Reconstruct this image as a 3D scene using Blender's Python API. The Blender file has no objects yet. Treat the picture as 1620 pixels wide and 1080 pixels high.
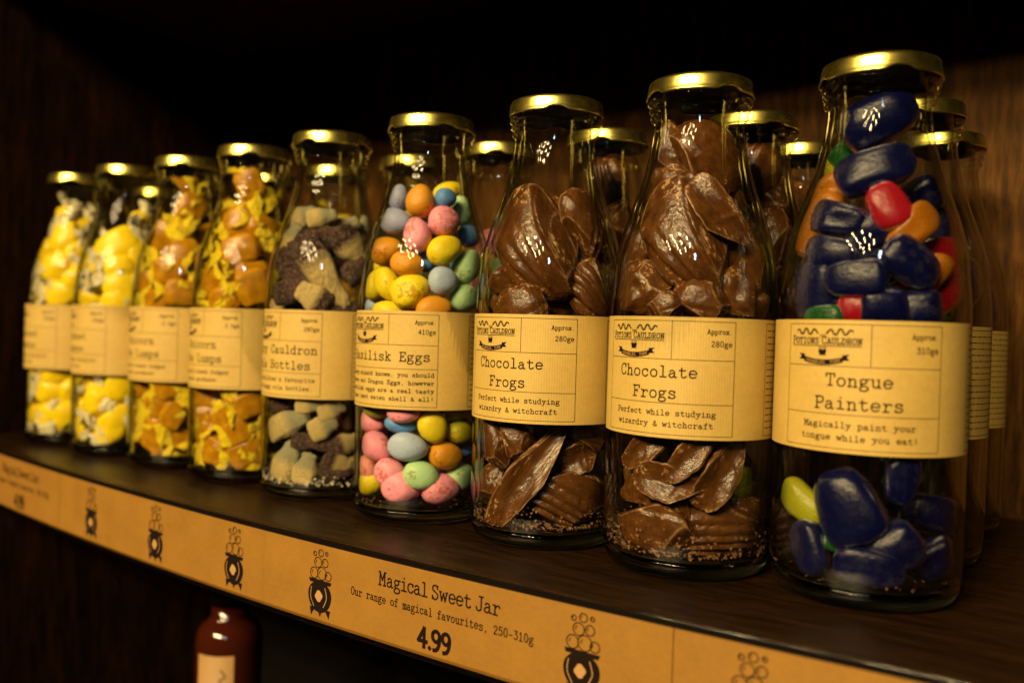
import bpy, math, random
import numpy as np
from mathutils import Vector, Quaternion, Matrix, noise
from bpy_extras.object_utils import world_to_camera_view

scn = bpy.context.scene
col = scn.collection
PI = math.pi

# ------------------------------------------------------------------ camera
cd = bpy.data.cameras.new('camera')
cam = bpy.data.objects.new('camera', cd)
col.objects.link(cam)
cam.location = (0.10485, -0.39288, 0.10863)
cam.rotation_mode = 'QUATERNION'
cam.rotation_quaternion = (0.674806, 0.671419, 0.203988, 0.228520)
cd.sensor_width = 36.0
cd.lens = 30.944
cd.clip_start = 0.01
cd.clip_end = 50
cd.dof.use_dof = True
cd.dof.focus_distance = 0.425
cd.dof.aperture_fstop = 4.5
cd.dof.aperture_blades = 7
scn.camera = cam

# ------------------------------------------------------------------ world, lamps, exposure
w = bpy.data.worlds.new('World')
scn.world = w
w.use_nodes = True
w.node_tree.nodes['Background'].inputs[0].default_value = (1.0, 0.62, 0.28, 1)
w.node_tree.nodes['Background'].inputs[1].default_value = 0.004

def lamp(name, loc, energy, colour, radius, aim=None, cone=60, blend=.6):
    l = bpy.data.lights.new(name, 'SPOT' if aim else 'POINT')
    l.energy = energy
    l.color = colour
    l.shadow_soft_size = radius
    o = bpy.data.objects.new(name, l)
    col.objects.link(o)
    o.location = loc
    if aim:
        l.spot_size = math.radians(cone)
        l.spot_blend = blend
        o.rotation_euler = (Vector(aim) - Vector(loc)).to_track_quat('-Z', 'Y').to_euler()
    return o

# the cluster of small warm bulbs whose dots show in every jar
BULBS = [(-.46, 2.52), (-.10, 2.60), (.20, 2.47), (-.60, 2.20), (-.30, 2.27), (.02, 2.22), (.36, 2.18),
         (-.44, 1.93), (-.12, 1.97), (.20, 1.90), (.02, 1.72)]
for bx, bz in BULBS:
    lamp('bulb', (.02 + bx * 1.85, -2.75, 1.70 + (bz - 2.2) * .72), 96, (1.0, .72, .34), .042, aim=(-.12, 0, .06), cone=46, blend=1.0)
# small cool white lamp just behind the photographer
lamp('cool_lamp', (.46, -1.15, .62), 3.4, (.62, .78, 1.0), .036, aim=(-.235, -.08, .06), cone=29, blend=.8)

scn.view_settings.view_transform = 'Standard'
scn.view_settings.look = 'None'
scn.view_settings.exposure = 0
scn.view_settings.gamma = 1
scn.view_settings.use_curve_mapping = False
cy = scn.cycles
cy.use_denoising = True
cy.max_bounces = 14
cy.diffuse_bounces = 4
cy.glossy_bounces = 4
cy.transmission_bounces = 8
cy.transparent_max_bounces = 64
cy.caustics_reflective = False
cy.caustics_refractive = False
cy.sample_clamp_indirect = 4
cy.sample_clamp_direct = 40

# ------------------------------------------------------------------ materials
def mat(name):
    m = bpy.data.materials.new(name)
    m.use_nodes = True
    nt = m.node_tree
    return m, nt, nt.nodes['Principled BSDF']

def N(nt, typ, **kw):
    n = nt.nodes.new(typ)
    for k, v in kw.items():
        if k in n.inputs: n.inputs[k].default_value = v
        else: setattr(n, k, v)
    return n

def coords(nt, scale, out='Object'):
    t = N(nt, 'ShaderNodeTexCoord')
    mp = N(nt, 'ShaderNodeMapping')
    mp.inputs['Scale'].default_value = scale
    nt.links.new(t.outputs[out], mp.inputs[0])
    return mp.outputs[0]

def ramp(nt, fac, stops):
    r = N(nt, 'ShaderNodeValToRGB')
    e = r.color_ramp.elements
    while len(e) < len(stops): e.new(.5)
    for el, (p, c) in zip(e, stops):
        el.position = p
        el.color = (*c, 1)
    nt.links.new(fac, r.inputs[0])
    return r.outputs[0]

def bump(nt, h, strength, dist):
    b = N(nt, 'ShaderNodeBump')
    b.inputs['Strength'].default_value = strength
    b.inputs['Distance'].default_value = dist
    nt.links.new(h, b.inputs['Height'])
    return b.outputs[0]

def noise_tex(nt, vec, scale, detail=4, rough=.55):
    n = N(nt, 'ShaderNodeTexNoise')
    n.inputs['Scale'].default_value = scale
    n.inputs['Detail'].default_value = detail
    n.inputs['Roughness'].default_value = rough
    nt.links.new(vec, n.inputs['Vector'])
    return n.outputs['Fac']

def wood(name, scale, dark, light, rough, bmp=.25, spec=.2):
    m, nt, p = mat(name)
    v = coords(nt, scale)
    a = noise_tex(nt, v, 1.0, 8, .65)
    c = ramp(nt, a, [(.25, dark), (.5, tuple((x + y) / 2 for x, y in zip(dark, light))), (.72, light)])
    v2 = coords(nt, tuple(s * 4 for s in scale))
    a2 = noise_tex(nt, v2, 1.0, 6, .7)
    c2 = ramp(nt, a2, [(.35, (.45, .45, .45)), (.6, (1.1, 1.1, 1.1))])
    mx = N(nt, 'ShaderNodeMix', data_type='RGBA', blend_type='MULTIPLY')
    mx.inputs[0].default_value = 1
    nt.links.new(c, mx.inputs[6]); nt.links.new(c2, mx.inputs[7])
    nt.links.new(mx.outputs[2], p.inputs['Base Color'])
    rr = N(nt, 'ShaderNodeMapRange'); rr.inputs[3].default_value = rough - .12; rr.inputs[4].default_value = rough + .18
    nt.links.new(a2, rr.inputs[0]); nt.links.new(rr.outputs[0], p.inputs['Roughness'])
    nt.links.new(bump(nt, a2, bmp, .0006), p.inputs['Normal'])
    p.inputs['Specular IOR Level'].default_value = spec
    return m

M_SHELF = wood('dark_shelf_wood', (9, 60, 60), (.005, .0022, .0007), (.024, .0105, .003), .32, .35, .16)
M_SIDE = wood('shade_darkened_side_wood', (55, 55, 7), (.003, .0012, .0005), (.030, .012, .003), .50, .5, .05)  # copy of the panel wood, darkened to paint in shade on the left
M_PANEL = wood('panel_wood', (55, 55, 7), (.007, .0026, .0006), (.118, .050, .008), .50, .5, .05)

def glass(name, tint, edge, rough=.015, wob=.12):
    m, nt, p = mat(name)
    nt.nodes.remove(p)
    out = nt.nodes['Material Output']
    lw = N(nt, 'ShaderNodeLayerWeight'); lw.inputs['Blend'].default_value = .5
    pw = N(nt, 'ShaderNodeMath', operation='POWER'); pw.inputs[1].default_value = 3.4
    nt.links.new(lw.outputs['Facing'], pw.inputs[0])
    fr = N(nt, 'ShaderNodeMapRange'); fr.inputs[3].default_value = .06; fr.inputs[4].default_value = 1.0
    nt.links.new(pw.outputs[0], fr.inputs[0])
    pw2 = N(nt, 'ShaderNodeMath', operation='POWER'); pw2.inputs[1].default_value = 3.0
    nt.links.new(lw.outputs['Facing'], pw2.inputs[0])
    mx = N(nt, 'ShaderNodeMix', data_type='RGBA')
    mx.inputs[6].default_value = (*tint, 1); mx.inputs[7].default_value = (*edge, 1)
    nt.links.new(pw2.outputs[0], mx.inputs[0])
    tr = N(nt, 'ShaderNodeBsdfTransparent'); nt.links.new(mx.outputs[2], tr.inputs[0])
    gl = N(nt, 'ShaderNodeBsdfGlossy'); gl.inputs['Roughness'].default_value = rough
    a = noise_tex(nt, coords(nt, (70, 70, 30)), 1.0, 2, .4)
    nt.links.new(bump(nt, a, wob, .0012), gl.inputs['Normal'])
    ms = N(nt, 'ShaderNodeMixShader')
    nt.links.new(fr.outputs[0], ms.inputs[0]); nt.links.new(tr.outputs[0], ms.inputs[1]); nt.links.new(gl.outputs[0], ms.inputs[2])
    nt.links.new(ms.outputs[0], out.inputs[0])
    return m

M_GLASS = glass('clear_bottle_glass', (.985, .992, .98), (.36, .38, .27))
M_LIP = glass('clear_plastic', (.94, .93, .88), (.5, .42, .25), .08, .05)
m, nt, p = mat('thick_base_glass')
p.inputs['Base Color'].default_value = (.72, .80, .68, 1); p.inputs['Roughness'].default_value = .04
p.inputs['Transmission Weight'].default_value = 1; p.inputs['IOR'].default_value = 1.5
M_BASE = m

m, nt, p = mat('gold_lid_metal')
p.inputs['Metallic'].default_value = 1
a = noise_tex(nt, coords(nt, (120, 120, 120)), 1.0, 5)
nt.links.new(ramp(nt, a, [(.3, (.82, .68, .14)), (.7, (.94, .80, .20))]), p.inputs['Base Color'])
rr = N(nt, 'ShaderNodeMapRange'); rr.inputs[3].default_value = .22; rr.inputs[4].default_value = .33
nt.links.new(a, rr.inputs[0]); nt.links.new(rr.outputs[0], p.inputs['Roughness'])
nt.links.new(bump(nt, noise_tex(nt, coords(nt, (60, 60, 500)), 1.0, 3), .05, .001), p.inputs['Normal'])
M_LID = m

def paper(name, c1, c2, ribs):
    m, nt, p = mat(name)
    t = N(nt, 'ShaderNodeTexCoord')
    sx = N(nt, 'ShaderNodeSeparateXYZ'); nt.links.new(t.outputs['UV'], sx.inputs[0])
    a = noise_tex(nt, t.outputs['UV'], 420, 6, .7)
    b = noise_tex(nt, t.outputs['UV'], 45, 3, .6)
    ad = N(nt, 'ShaderNodeMath', operation='MULTIPLY_ADD'); ad.inputs[1].default_value = .5
    nt.links.new(a, ad.inputs[0]); 
    h = N(nt, 'ShaderNodeMath', operation='MULTIPLY'); h.inputs[1].default_value = .5
    nt.links.new(b, h.inputs[0]); nt.links.new(h.outputs[0], ad.inputs[2])
    f = ad.outputs[0]
    if ribs:
        s1 = N(nt, 'ShaderNodeMath', operation='MULTIPLY'); s1.inputs[1].default_value = 2 * PI / .00125
        nt.links.new(sx.outputs[0], s1.inputs[0])
        s2 = N(nt, 'ShaderNodeMath', operation='SINE'); nt.links.new(s1.outputs[0], s2.inputs[0])
        s3 = N(nt, 'ShaderNodeMath', operation='MULTIPLY_ADD'); s3.inputs[1].default_value = .09
        nt.links.new(s2.outputs[0], s3.inputs[0]); nt.links.new(f, s3.inputs[2]); f = s3.outputs[0]
    nt.links.new(ramp(nt, f, [(.28, c1), (.70, c2)]), p.inputs['Base Color'])
    p.inputs['Roughness'].default_value = .62
    nt.links.new(bump(nt, f, .15, .0002), p.inputs['Normal'])
    return m

M_PAPER = paper('kraft_label_paper', (.37, .250, .058), (.50, .350, .088), True)
M_CARD = paper('brown_price_card', (.19, .090, .008), (.27, .132, .013), False)
M_BLANK = paper('plain_label_paper', (.24, .135, .035), (.32, .185, .055), False)
m, nt, p = mat('dark_brown_ink'); p.inputs['Base Color'].default_value = (.030, .015, .008, 1); p.inputs['Roughness'].default_value = .7; M_INK = m
p.inputs['Base Color'].default_value = (.008, .004, .003, 1); p.inputs['Specular IOR Level'].default_value = .1
m, nt, p = mat('pale_ink_gap'); p.inputs['Base Color'].default_value = (.36, .21, .07, 1); p.inputs['Roughness'].default_value = .6; M_GAP = m

def simple(name, c, rough, coat=0, nscale=0, nb=0, c2=None, spec=.5, sss=0, dist=.0005):
    m, nt, p = mat(name)
    p.inputs['Base Color'].default_value = (*c, 1)
    p.inputs['Roughness'].default_value = rough
    p.inputs['Coat Weight'].default_value = coat
    p.inputs['Specular IOR Level'].default_value = spec
    if sss:
        p.inputs['Subsurface Weight'].default_value = sss
        p.inputs['Subsurface Radius'].default_value = (1, 1, 1)
        p.inputs['Subsurface Scale'].default_value = .003
    if nscale:
        a = noise_tex(nt, coords(nt, (nscale,) * 3), 1.0, 5, .6)
        nt.links.new(bump(nt, a, nb, dist), p.inputs['Normal'])
        if c2: nt.links.new(ramp(nt, a, [(.3, c), (.7, c2)]), p.inputs['Base Color'])
    return m

# candy coated eggs: object-random offset so that no two are speckled alike
def egg_mat(name, c, spots):
    m, nt, p = mat(name)
    t = N(nt, 'ShaderNodeTexCoord'); oi = N(nt, 'ShaderNodeObjectInfo')
    sc = N(nt, 'ShaderNodeVectorMath', operation='SCALE'); sc.inputs[0].default_value = (37, 19, 53)
    nt.links.new(oi.outputs['Random'], sc.inputs['Scale'])
    ad = N(nt, 'ShaderNodeVectorMath', operation='ADD')
    nt.links.new(t.outputs['Object'], ad.inputs[0]); nt.links.new(sc.outputs[0], ad.inputs[1])
    a = noise_tex(nt, ad.outputs[0], 8, 5, .6)
    gate = noise_tex(nt, ad.outputs[0], 1.3, 2, .5)
    mul = N(nt, 'ShaderNodeMath', operation='MULTIPLY'); nt.links.new(a, mul.inputs[0]); nt.links.new(gate, mul.inputs[1])
    b = noise_tex(nt, ad.outputs[0], 1.2, 3)
    base = ramp(nt, b, [(.3, tuple(x * .86 for x in c)), (.7, c)])
    f = N(nt, 'ShaderNodeMapRange'); f.inputs[1].default_value = .335 - .02 * spots; f.inputs[2].default_value = .355 - .02 * spots
    f.inputs[3].default_value = 0; f.inputs[4].default_value = .75
    nt.links.new(mul.outputs[0], f.inputs[0])
    mx = N(nt, 'ShaderNodeMix', data_type='RGBA')
    nt.links.new(f.outputs[0], mx.inputs[0]); nt.links.new(base, mx.inputs[6])
    mx.inputs[7].default_value = (c[0] * .55 + .02, c[1] * .32, c[2] * .12, 1)
    nt.links.new(mx.outputs[2], p.inputs['Base Color'])
    p.inputs['Roughness'].default_value = .48
    p.inputs['Specular IOR Level'].default_value = .35
    nt.links.new(bump(nt, a, .12, .02), p.inputs['Normal'])
    return m

EGG = {'lilac blue': ((.34, .38, .60), 0), 'blue': ((.10, .27, .62), 0), 'pale blue': ((.38, .47, .64), 0), 'pink': ((.82, .30, .40), 1.2),
       'salmon pink': ((.80, .30, .26), .8), 'orange': ((.62, .27, .012), .6), 'yellow': ((.76, .60, .012), .5), 'olive green': ((.36, .34, .03), 0),
       'olive yellow': ((.52, .46, .02), .3), 'pale green': ((.42, .66, .33), .6)}
EGG_M = {k: egg_mat('sugar_shell_' + k.replace(' ', '_'), *v) for k, v in EGG.items()}

def choc_mat():
    m, nt, p = mat('milk_chocolate')
    v = coords(nt, (1, 1, 1))
    a = noise_tex(nt, v, 5, 6, .6)
    base = ramp(nt, a, [(.3, (.040, .0135, .003)), (.7, (.115, .043, .009))])
    fl = noise_tex(nt, v, 16, 3, .6)
    gate = noise_tex(nt, v, 2.4, 2, .5)
    mul = N(nt, 'ShaderNodeMath', operation='MULTIPLY'); nt.links.new(fl, mul.inputs[0]); nt.links.new(gate, mul.inputs[1])
    f = N(nt, 'ShaderNodeMapRange'); f.inputs[1].default_value = .345; f.inputs[2].default_value = .385; f.inputs[3].default_value = 0; f.inputs[4].default_value = .7
    nt.links.new(mul.outputs[0], f.inputs[0])
    at = N(nt, 'ShaderNodeAttribute', attribute_name='rim')
    rm = N(nt, 'ShaderNodeMath', operation='MULTIPLY'); nt.links.new(at.outputs['Fac'], rm.inputs[0])
    rg = N(nt, 'ShaderNodeMapRange'); rg.inputs[1].default_value = .40; rg.inputs[2].default_value = .62; rg.inputs[3].default_value = .15; rg.inputs[4].default_value = .8
    nt.links.new(noise_tex(nt, v, 9, 4), rg.inputs[0]); nt.links.new(rg.outputs[0], rm.inputs[1])
    mxf = N(nt, 'ShaderNodeMath', operation='MAXIMUM'); nt.links.new(f.outputs[0], mxf.inputs[0]); nt.links.new(rm.outputs[0], mxf.inputs[1])
    mx = N(nt, 'ShaderNodeMix', data_type='RGBA')
    nt.links.new(mxf.outputs[0], mx.inputs[0]); nt.links.new(base, mx.inputs[6]); mx.inputs[7].default_value = (.46, .27, .13, 1)
    nt.links.new(mx.outputs[2], p.inputs['Base Color'])
    rr = N(nt, 'ShaderNodeMapRange'); rr.inputs[3].default_value = .13; rr.inputs[4].default_value = .33
    nt.links.new(a, rr.inputs[0]); nt.links.new(rr.outputs[0], p.inputs['Roughness'])
    p.inputs['Specular IOR Level'].default_value = .4
    nt.links.new(bump(nt, fl, .14, .03), p.inputs['Normal'])
    return m
M_CHOC = choc_mat()

def jelly(name, c):
    m, nt, p = mat(name)
    v = coords(nt, (1, 1, 1))
    oi = N(nt, 'ShaderNodeObjectInfo')
    a = noise_tex(nt, v, 2.2, 5, .7)
    b = noise_tex(nt, v, 6, 5, .65)
    mul = N(nt, 'ShaderNodeMath', operation='MULTIPLY'); nt.links.new(a, mul.inputs[0]); nt.links.new(b, mul.inputs[1])
    f = N(nt, 'ShaderNodeMapRange'); f.inputs[1].default_value = .24; f.inputs[2].default_value = .40; f.inputs[3].default_value = 0; f.inputs[4].default_value = .30
    nt.links.new(mul.outputs[0], f.inputs[0])
    r = N(nt, 'ShaderNodeMapRange'); r.inputs[1].default_value = .35; r.inputs[2].default_value = .9
    nt.links.new(oi.outputs['Random'], r.inputs[0])
    ff = N(nt, 'ShaderNodeMath', operation='MULTIPLY'); nt.links.new(f.outputs[0], ff.inputs[0]); nt.links.new(r.outputs[0], ff.inputs[1])
    mx = N(nt, 'ShaderNodeMix', data_type='RGBA'); nt.links.new(ff.outputs[0], mx.inputs[0])
    mx.inputs[6].default_value = (*c, 1); mx.inputs[7].default_value = (min(1, c[0] + .16), min(1, c[1] + .15), min(1, c[2] + .16), 1)
    nt.links.new(mx.outputs[2], p.inputs['Base Color'])
    rr = N(nt, 'ShaderNodeMapRange'); rr.inputs[3].default_value = .12; rr.inputs[4].default_value = .42
    nt.links.new(a, rr.inputs[0]); nt.links.new(rr.outputs[0], p.inputs['Roughness'])
    p.inputs['Specular IOR Level'].default_value = .3
    p.inputs['Transmission Weight'].default_value = .5
    p.inputs['IOR'].default_value = 1.38
    p.inputs['Subsurface Weight'].default_value = .4
    p.inputs['Subsurface Radius'].default_value = (1, 1, 1); p.inputs['Subsurface Scale'].default_value = .004
    nt.links.new(bump(nt, b, .11, .05), p.inputs['Normal'])
    return m
JEL = {'navy blue': (.003, .005, .060), 'green': (.012, .11, .02), 'lime yellow': (.52, .52, .02), 'orange': (.55, .19, .006), 'red': (.44, .008, .022)}
JEL_M = {k: jelly('jelly_' + k.replace(' ', '_'), v) for k, v in JEL.items()}

def cola_mat(name, c0, c1):
    m, nt, p = mat(name)
    t = N(nt, 'ShaderNodeTexCoord'); sx = N(nt, 'ShaderNodeSeparateXYZ'); nt.links.new(t.outputs['Object'], sx.inputs[0])
    s = noise_tex(nt, t.outputs['Object'], 17, 3, .75)
    g = N(nt, 'ShaderNodeMath', operation='MULTIPLY_ADD'); g.inputs[1].default_value = 1.3; g.inputs[2].default_value = .62 if name.endswith('half') else .5
    nt.links.new(sx.outputs[0], g.inputs[0])
    ad = N(nt, 'ShaderNodeMath', operation='MULTIPLY_ADD'); ad.inputs[1].default_value = .35; nt.links.new(s, ad.inputs[0])
    sb = N(nt, 'ShaderNodeMath', operation='SUBTRACT'); nt.links.new(g.outputs[0], sb.inputs[0]); sb.inputs[1].default_value = .17
    nt.links.new(sb.outputs[0], ad.inputs[2])
    base = ramp(nt, ad.outputs[0], [(.38, c0), (.62, c1)])
    sg = N(nt, 'ShaderNodeMapRange'); sg.inputs[1].default_value = .50; sg.inputs[2].default_value = .62; sg.inputs[3].default_value = 0; sg.inputs[4].default_value = .62
    nt.links.new(s, sg.inputs[0])
    mx = N(nt, 'ShaderNodeMix', data_type='RGBA'); nt.links.new(sg.outputs[0], mx.inputs[0]); nt.links.new(base, mx.inputs[6]); mx.inputs[7].default_value = (.52, .42, .32, 1)
    nt.links.new(mx.outputs[2], p.inputs['Base Color'])
    p.inputs['Roughness'].default_value = .42
    p.inputs['Specular IOR Level'].default_value = .2
    p.inputs['Subsurface Weight'].default_value = .2; p.inputs['Subsurface Radius'].default_value = (1, 1, .8); p.inputs['Subsurface Scale'].default_value = .003
    nt.links.new(bump(nt, s, .7, .06), p.inputs['Normal'])
    return m
PALE, BROWN = (.86, .66, .26), (.062, .026, .022)
COLA_M = {'pale': cola_mat('sugared_jelly_pale', PALE, (.46, .44, .26)), 'brown': cola_mat('sugared_jelly_brown', BROWN, (.12, .055, .05)),
          'half': cola_mat('sugared_jelly_half', BROWN, PALE)}
M_CARAMEL = simple('caramel_toffee', (.30, .125, .003), .16, .8, 3, .12, (.52, .255, .007), dist=.05, spec=.2)
M_YFOIL = simple('yellow_wrapper', (.74, .54, .010), .30, .2, 9, .5, (.86, .66, .025), dist=.06, spec=.25)
M_LEMON = simple('lemon_sweet', (.78, .55, .006), .24, .4, 3, .12, (.88, .67, .012), dist=.05, spec=.2)
M_CELLO = simple('clear_white_wrapper', (.78, .70, .42), .30, .2, 9, .5, (.88, .82, .60), dist=.06, spec=.25)
m, nt, p = mat('amber_glass'); p.inputs['Base Color'].default_value = (.035, .006, .002, 1); p.inputs['Roughness'].default_value = .08; p.inputs['Coat Weight'].default_value = 1; M_AMBER = m
M_BLACKCAP = simple('black_cap_and_shade', (.003, .0022, .002), .6, spec=.08)  # black for cap and rail; on the lower back panel it paints in shade
M_LINER = simple('dark_lid_liner', (.012, .009, .006), .5, spec=.2)
M_CRUMB = simple('chocolate_crumbs', (.16, .075, .03), .6)
M_SUGAR = simple('loose_sugar', (.55, .48, .36), .5)

# ------------------------------------------------------------------ helpers
def mesh(name, verts, faces, mats, smooth=True, midx=None, uvs=None):
    me = bpy.data.meshes.new(name)
    me.from_pydata([tuple(map(float, v)) for v in verts], [], faces)
    for mm in (mats if isinstance(mats, (list, tuple)) else [mats]): me.materials.append(mm)
    if midx is not None: me.polygons.foreach_set('material_index', midx)
    me.polygons.foreach_set('use_smooth', [smooth] * len(me.polygons))
    if uvs is not None:
        l = me.uv_layers.new(name='UVMap')
        for lp in me.loops: l.data[lp.index].uv = uvs[lp.vertex_index]
    me.update()
    return me

def link(name, me, parent=None):
    o = bpy.data.objects.new(name, me)
    col.objects.link(o)
    if parent: o.parent = parent
    return o

def tag(o, label=None, cat=None, group=None, kind=None):
    if label: o['label'] = label
    if cat: o['category'] = cat
    if group: o['group'] = group
    if kind: o['kind'] = kind
    return o

def empty(name, loc):
    o = bpy.data.objects.new(name, None)
    o.empty_display_size = .02
    o.location = loc
    col.objects.link(o)
    return o

def lathe(prof, seg=96, closed=False, fn=None):
    V, F = [], []
    n = len(prof)
    for i in range(seg):
        t = 2 * PI * i / seg
        for k, (r, z) in enumerate(prof):
            rr, zz = fn(r, z, t, k) if fn else (r, z)
            V.append((rr * math.sin(t), -rr * math.cos(t), zz))
    m = n if closed else n - 1
    for i in range(seg):
        j = (i + 1) % seg
        for k in range(m):
            k2 = (k + 1) % n
            F.append((i * n + k, j * n + k, j * n + k2, i * n + k2))
    return V, F

def box(V, F, x0, x1, y0, y1, z0, z1):
    b = len(V)
    V += [(x, y, z) for z in (z0, z1) for y in (y0, y1) for x in (x0, x1)]
    F += [tuple(b + i for i in f) for f in ((0, 2, 3, 1), (4, 5, 7, 6), (0, 1, 5, 4), (2, 6, 7, 3), (0, 4, 6, 2), (1, 3, 7, 5))]

def smooth_line(P, n=6):
    if len(P) < 3: return P
    closed = P[0] == P[-1]
    Q = []
    for i in range(len(P) - 1):
        p1, p2 = P[i], P[i + 1]
        p0 = P[i - 1] if i > 0 else (P[-2] if closed else p1)
        p3 = P[i + 2] if i + 2 < len(P) else (P[1] if closed else p2)
        for k in range(n):
            t = k / n
            Q.append(tuple(.5 * (2 * b + (c - a) * t + (2 * a - 5 * b + 4 * c - d) * t * t + (3 * b - a - 3 * c + d) * t ** 3) for a, b, c, d in zip(p0, p1, p2, p3)))
    Q.append(P[-1])
    return Q

def shelf_front(x):      # the shelf's front edge swells forward a little in the middle
    return .13909 * x * x + .056634 * x - .081319
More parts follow.
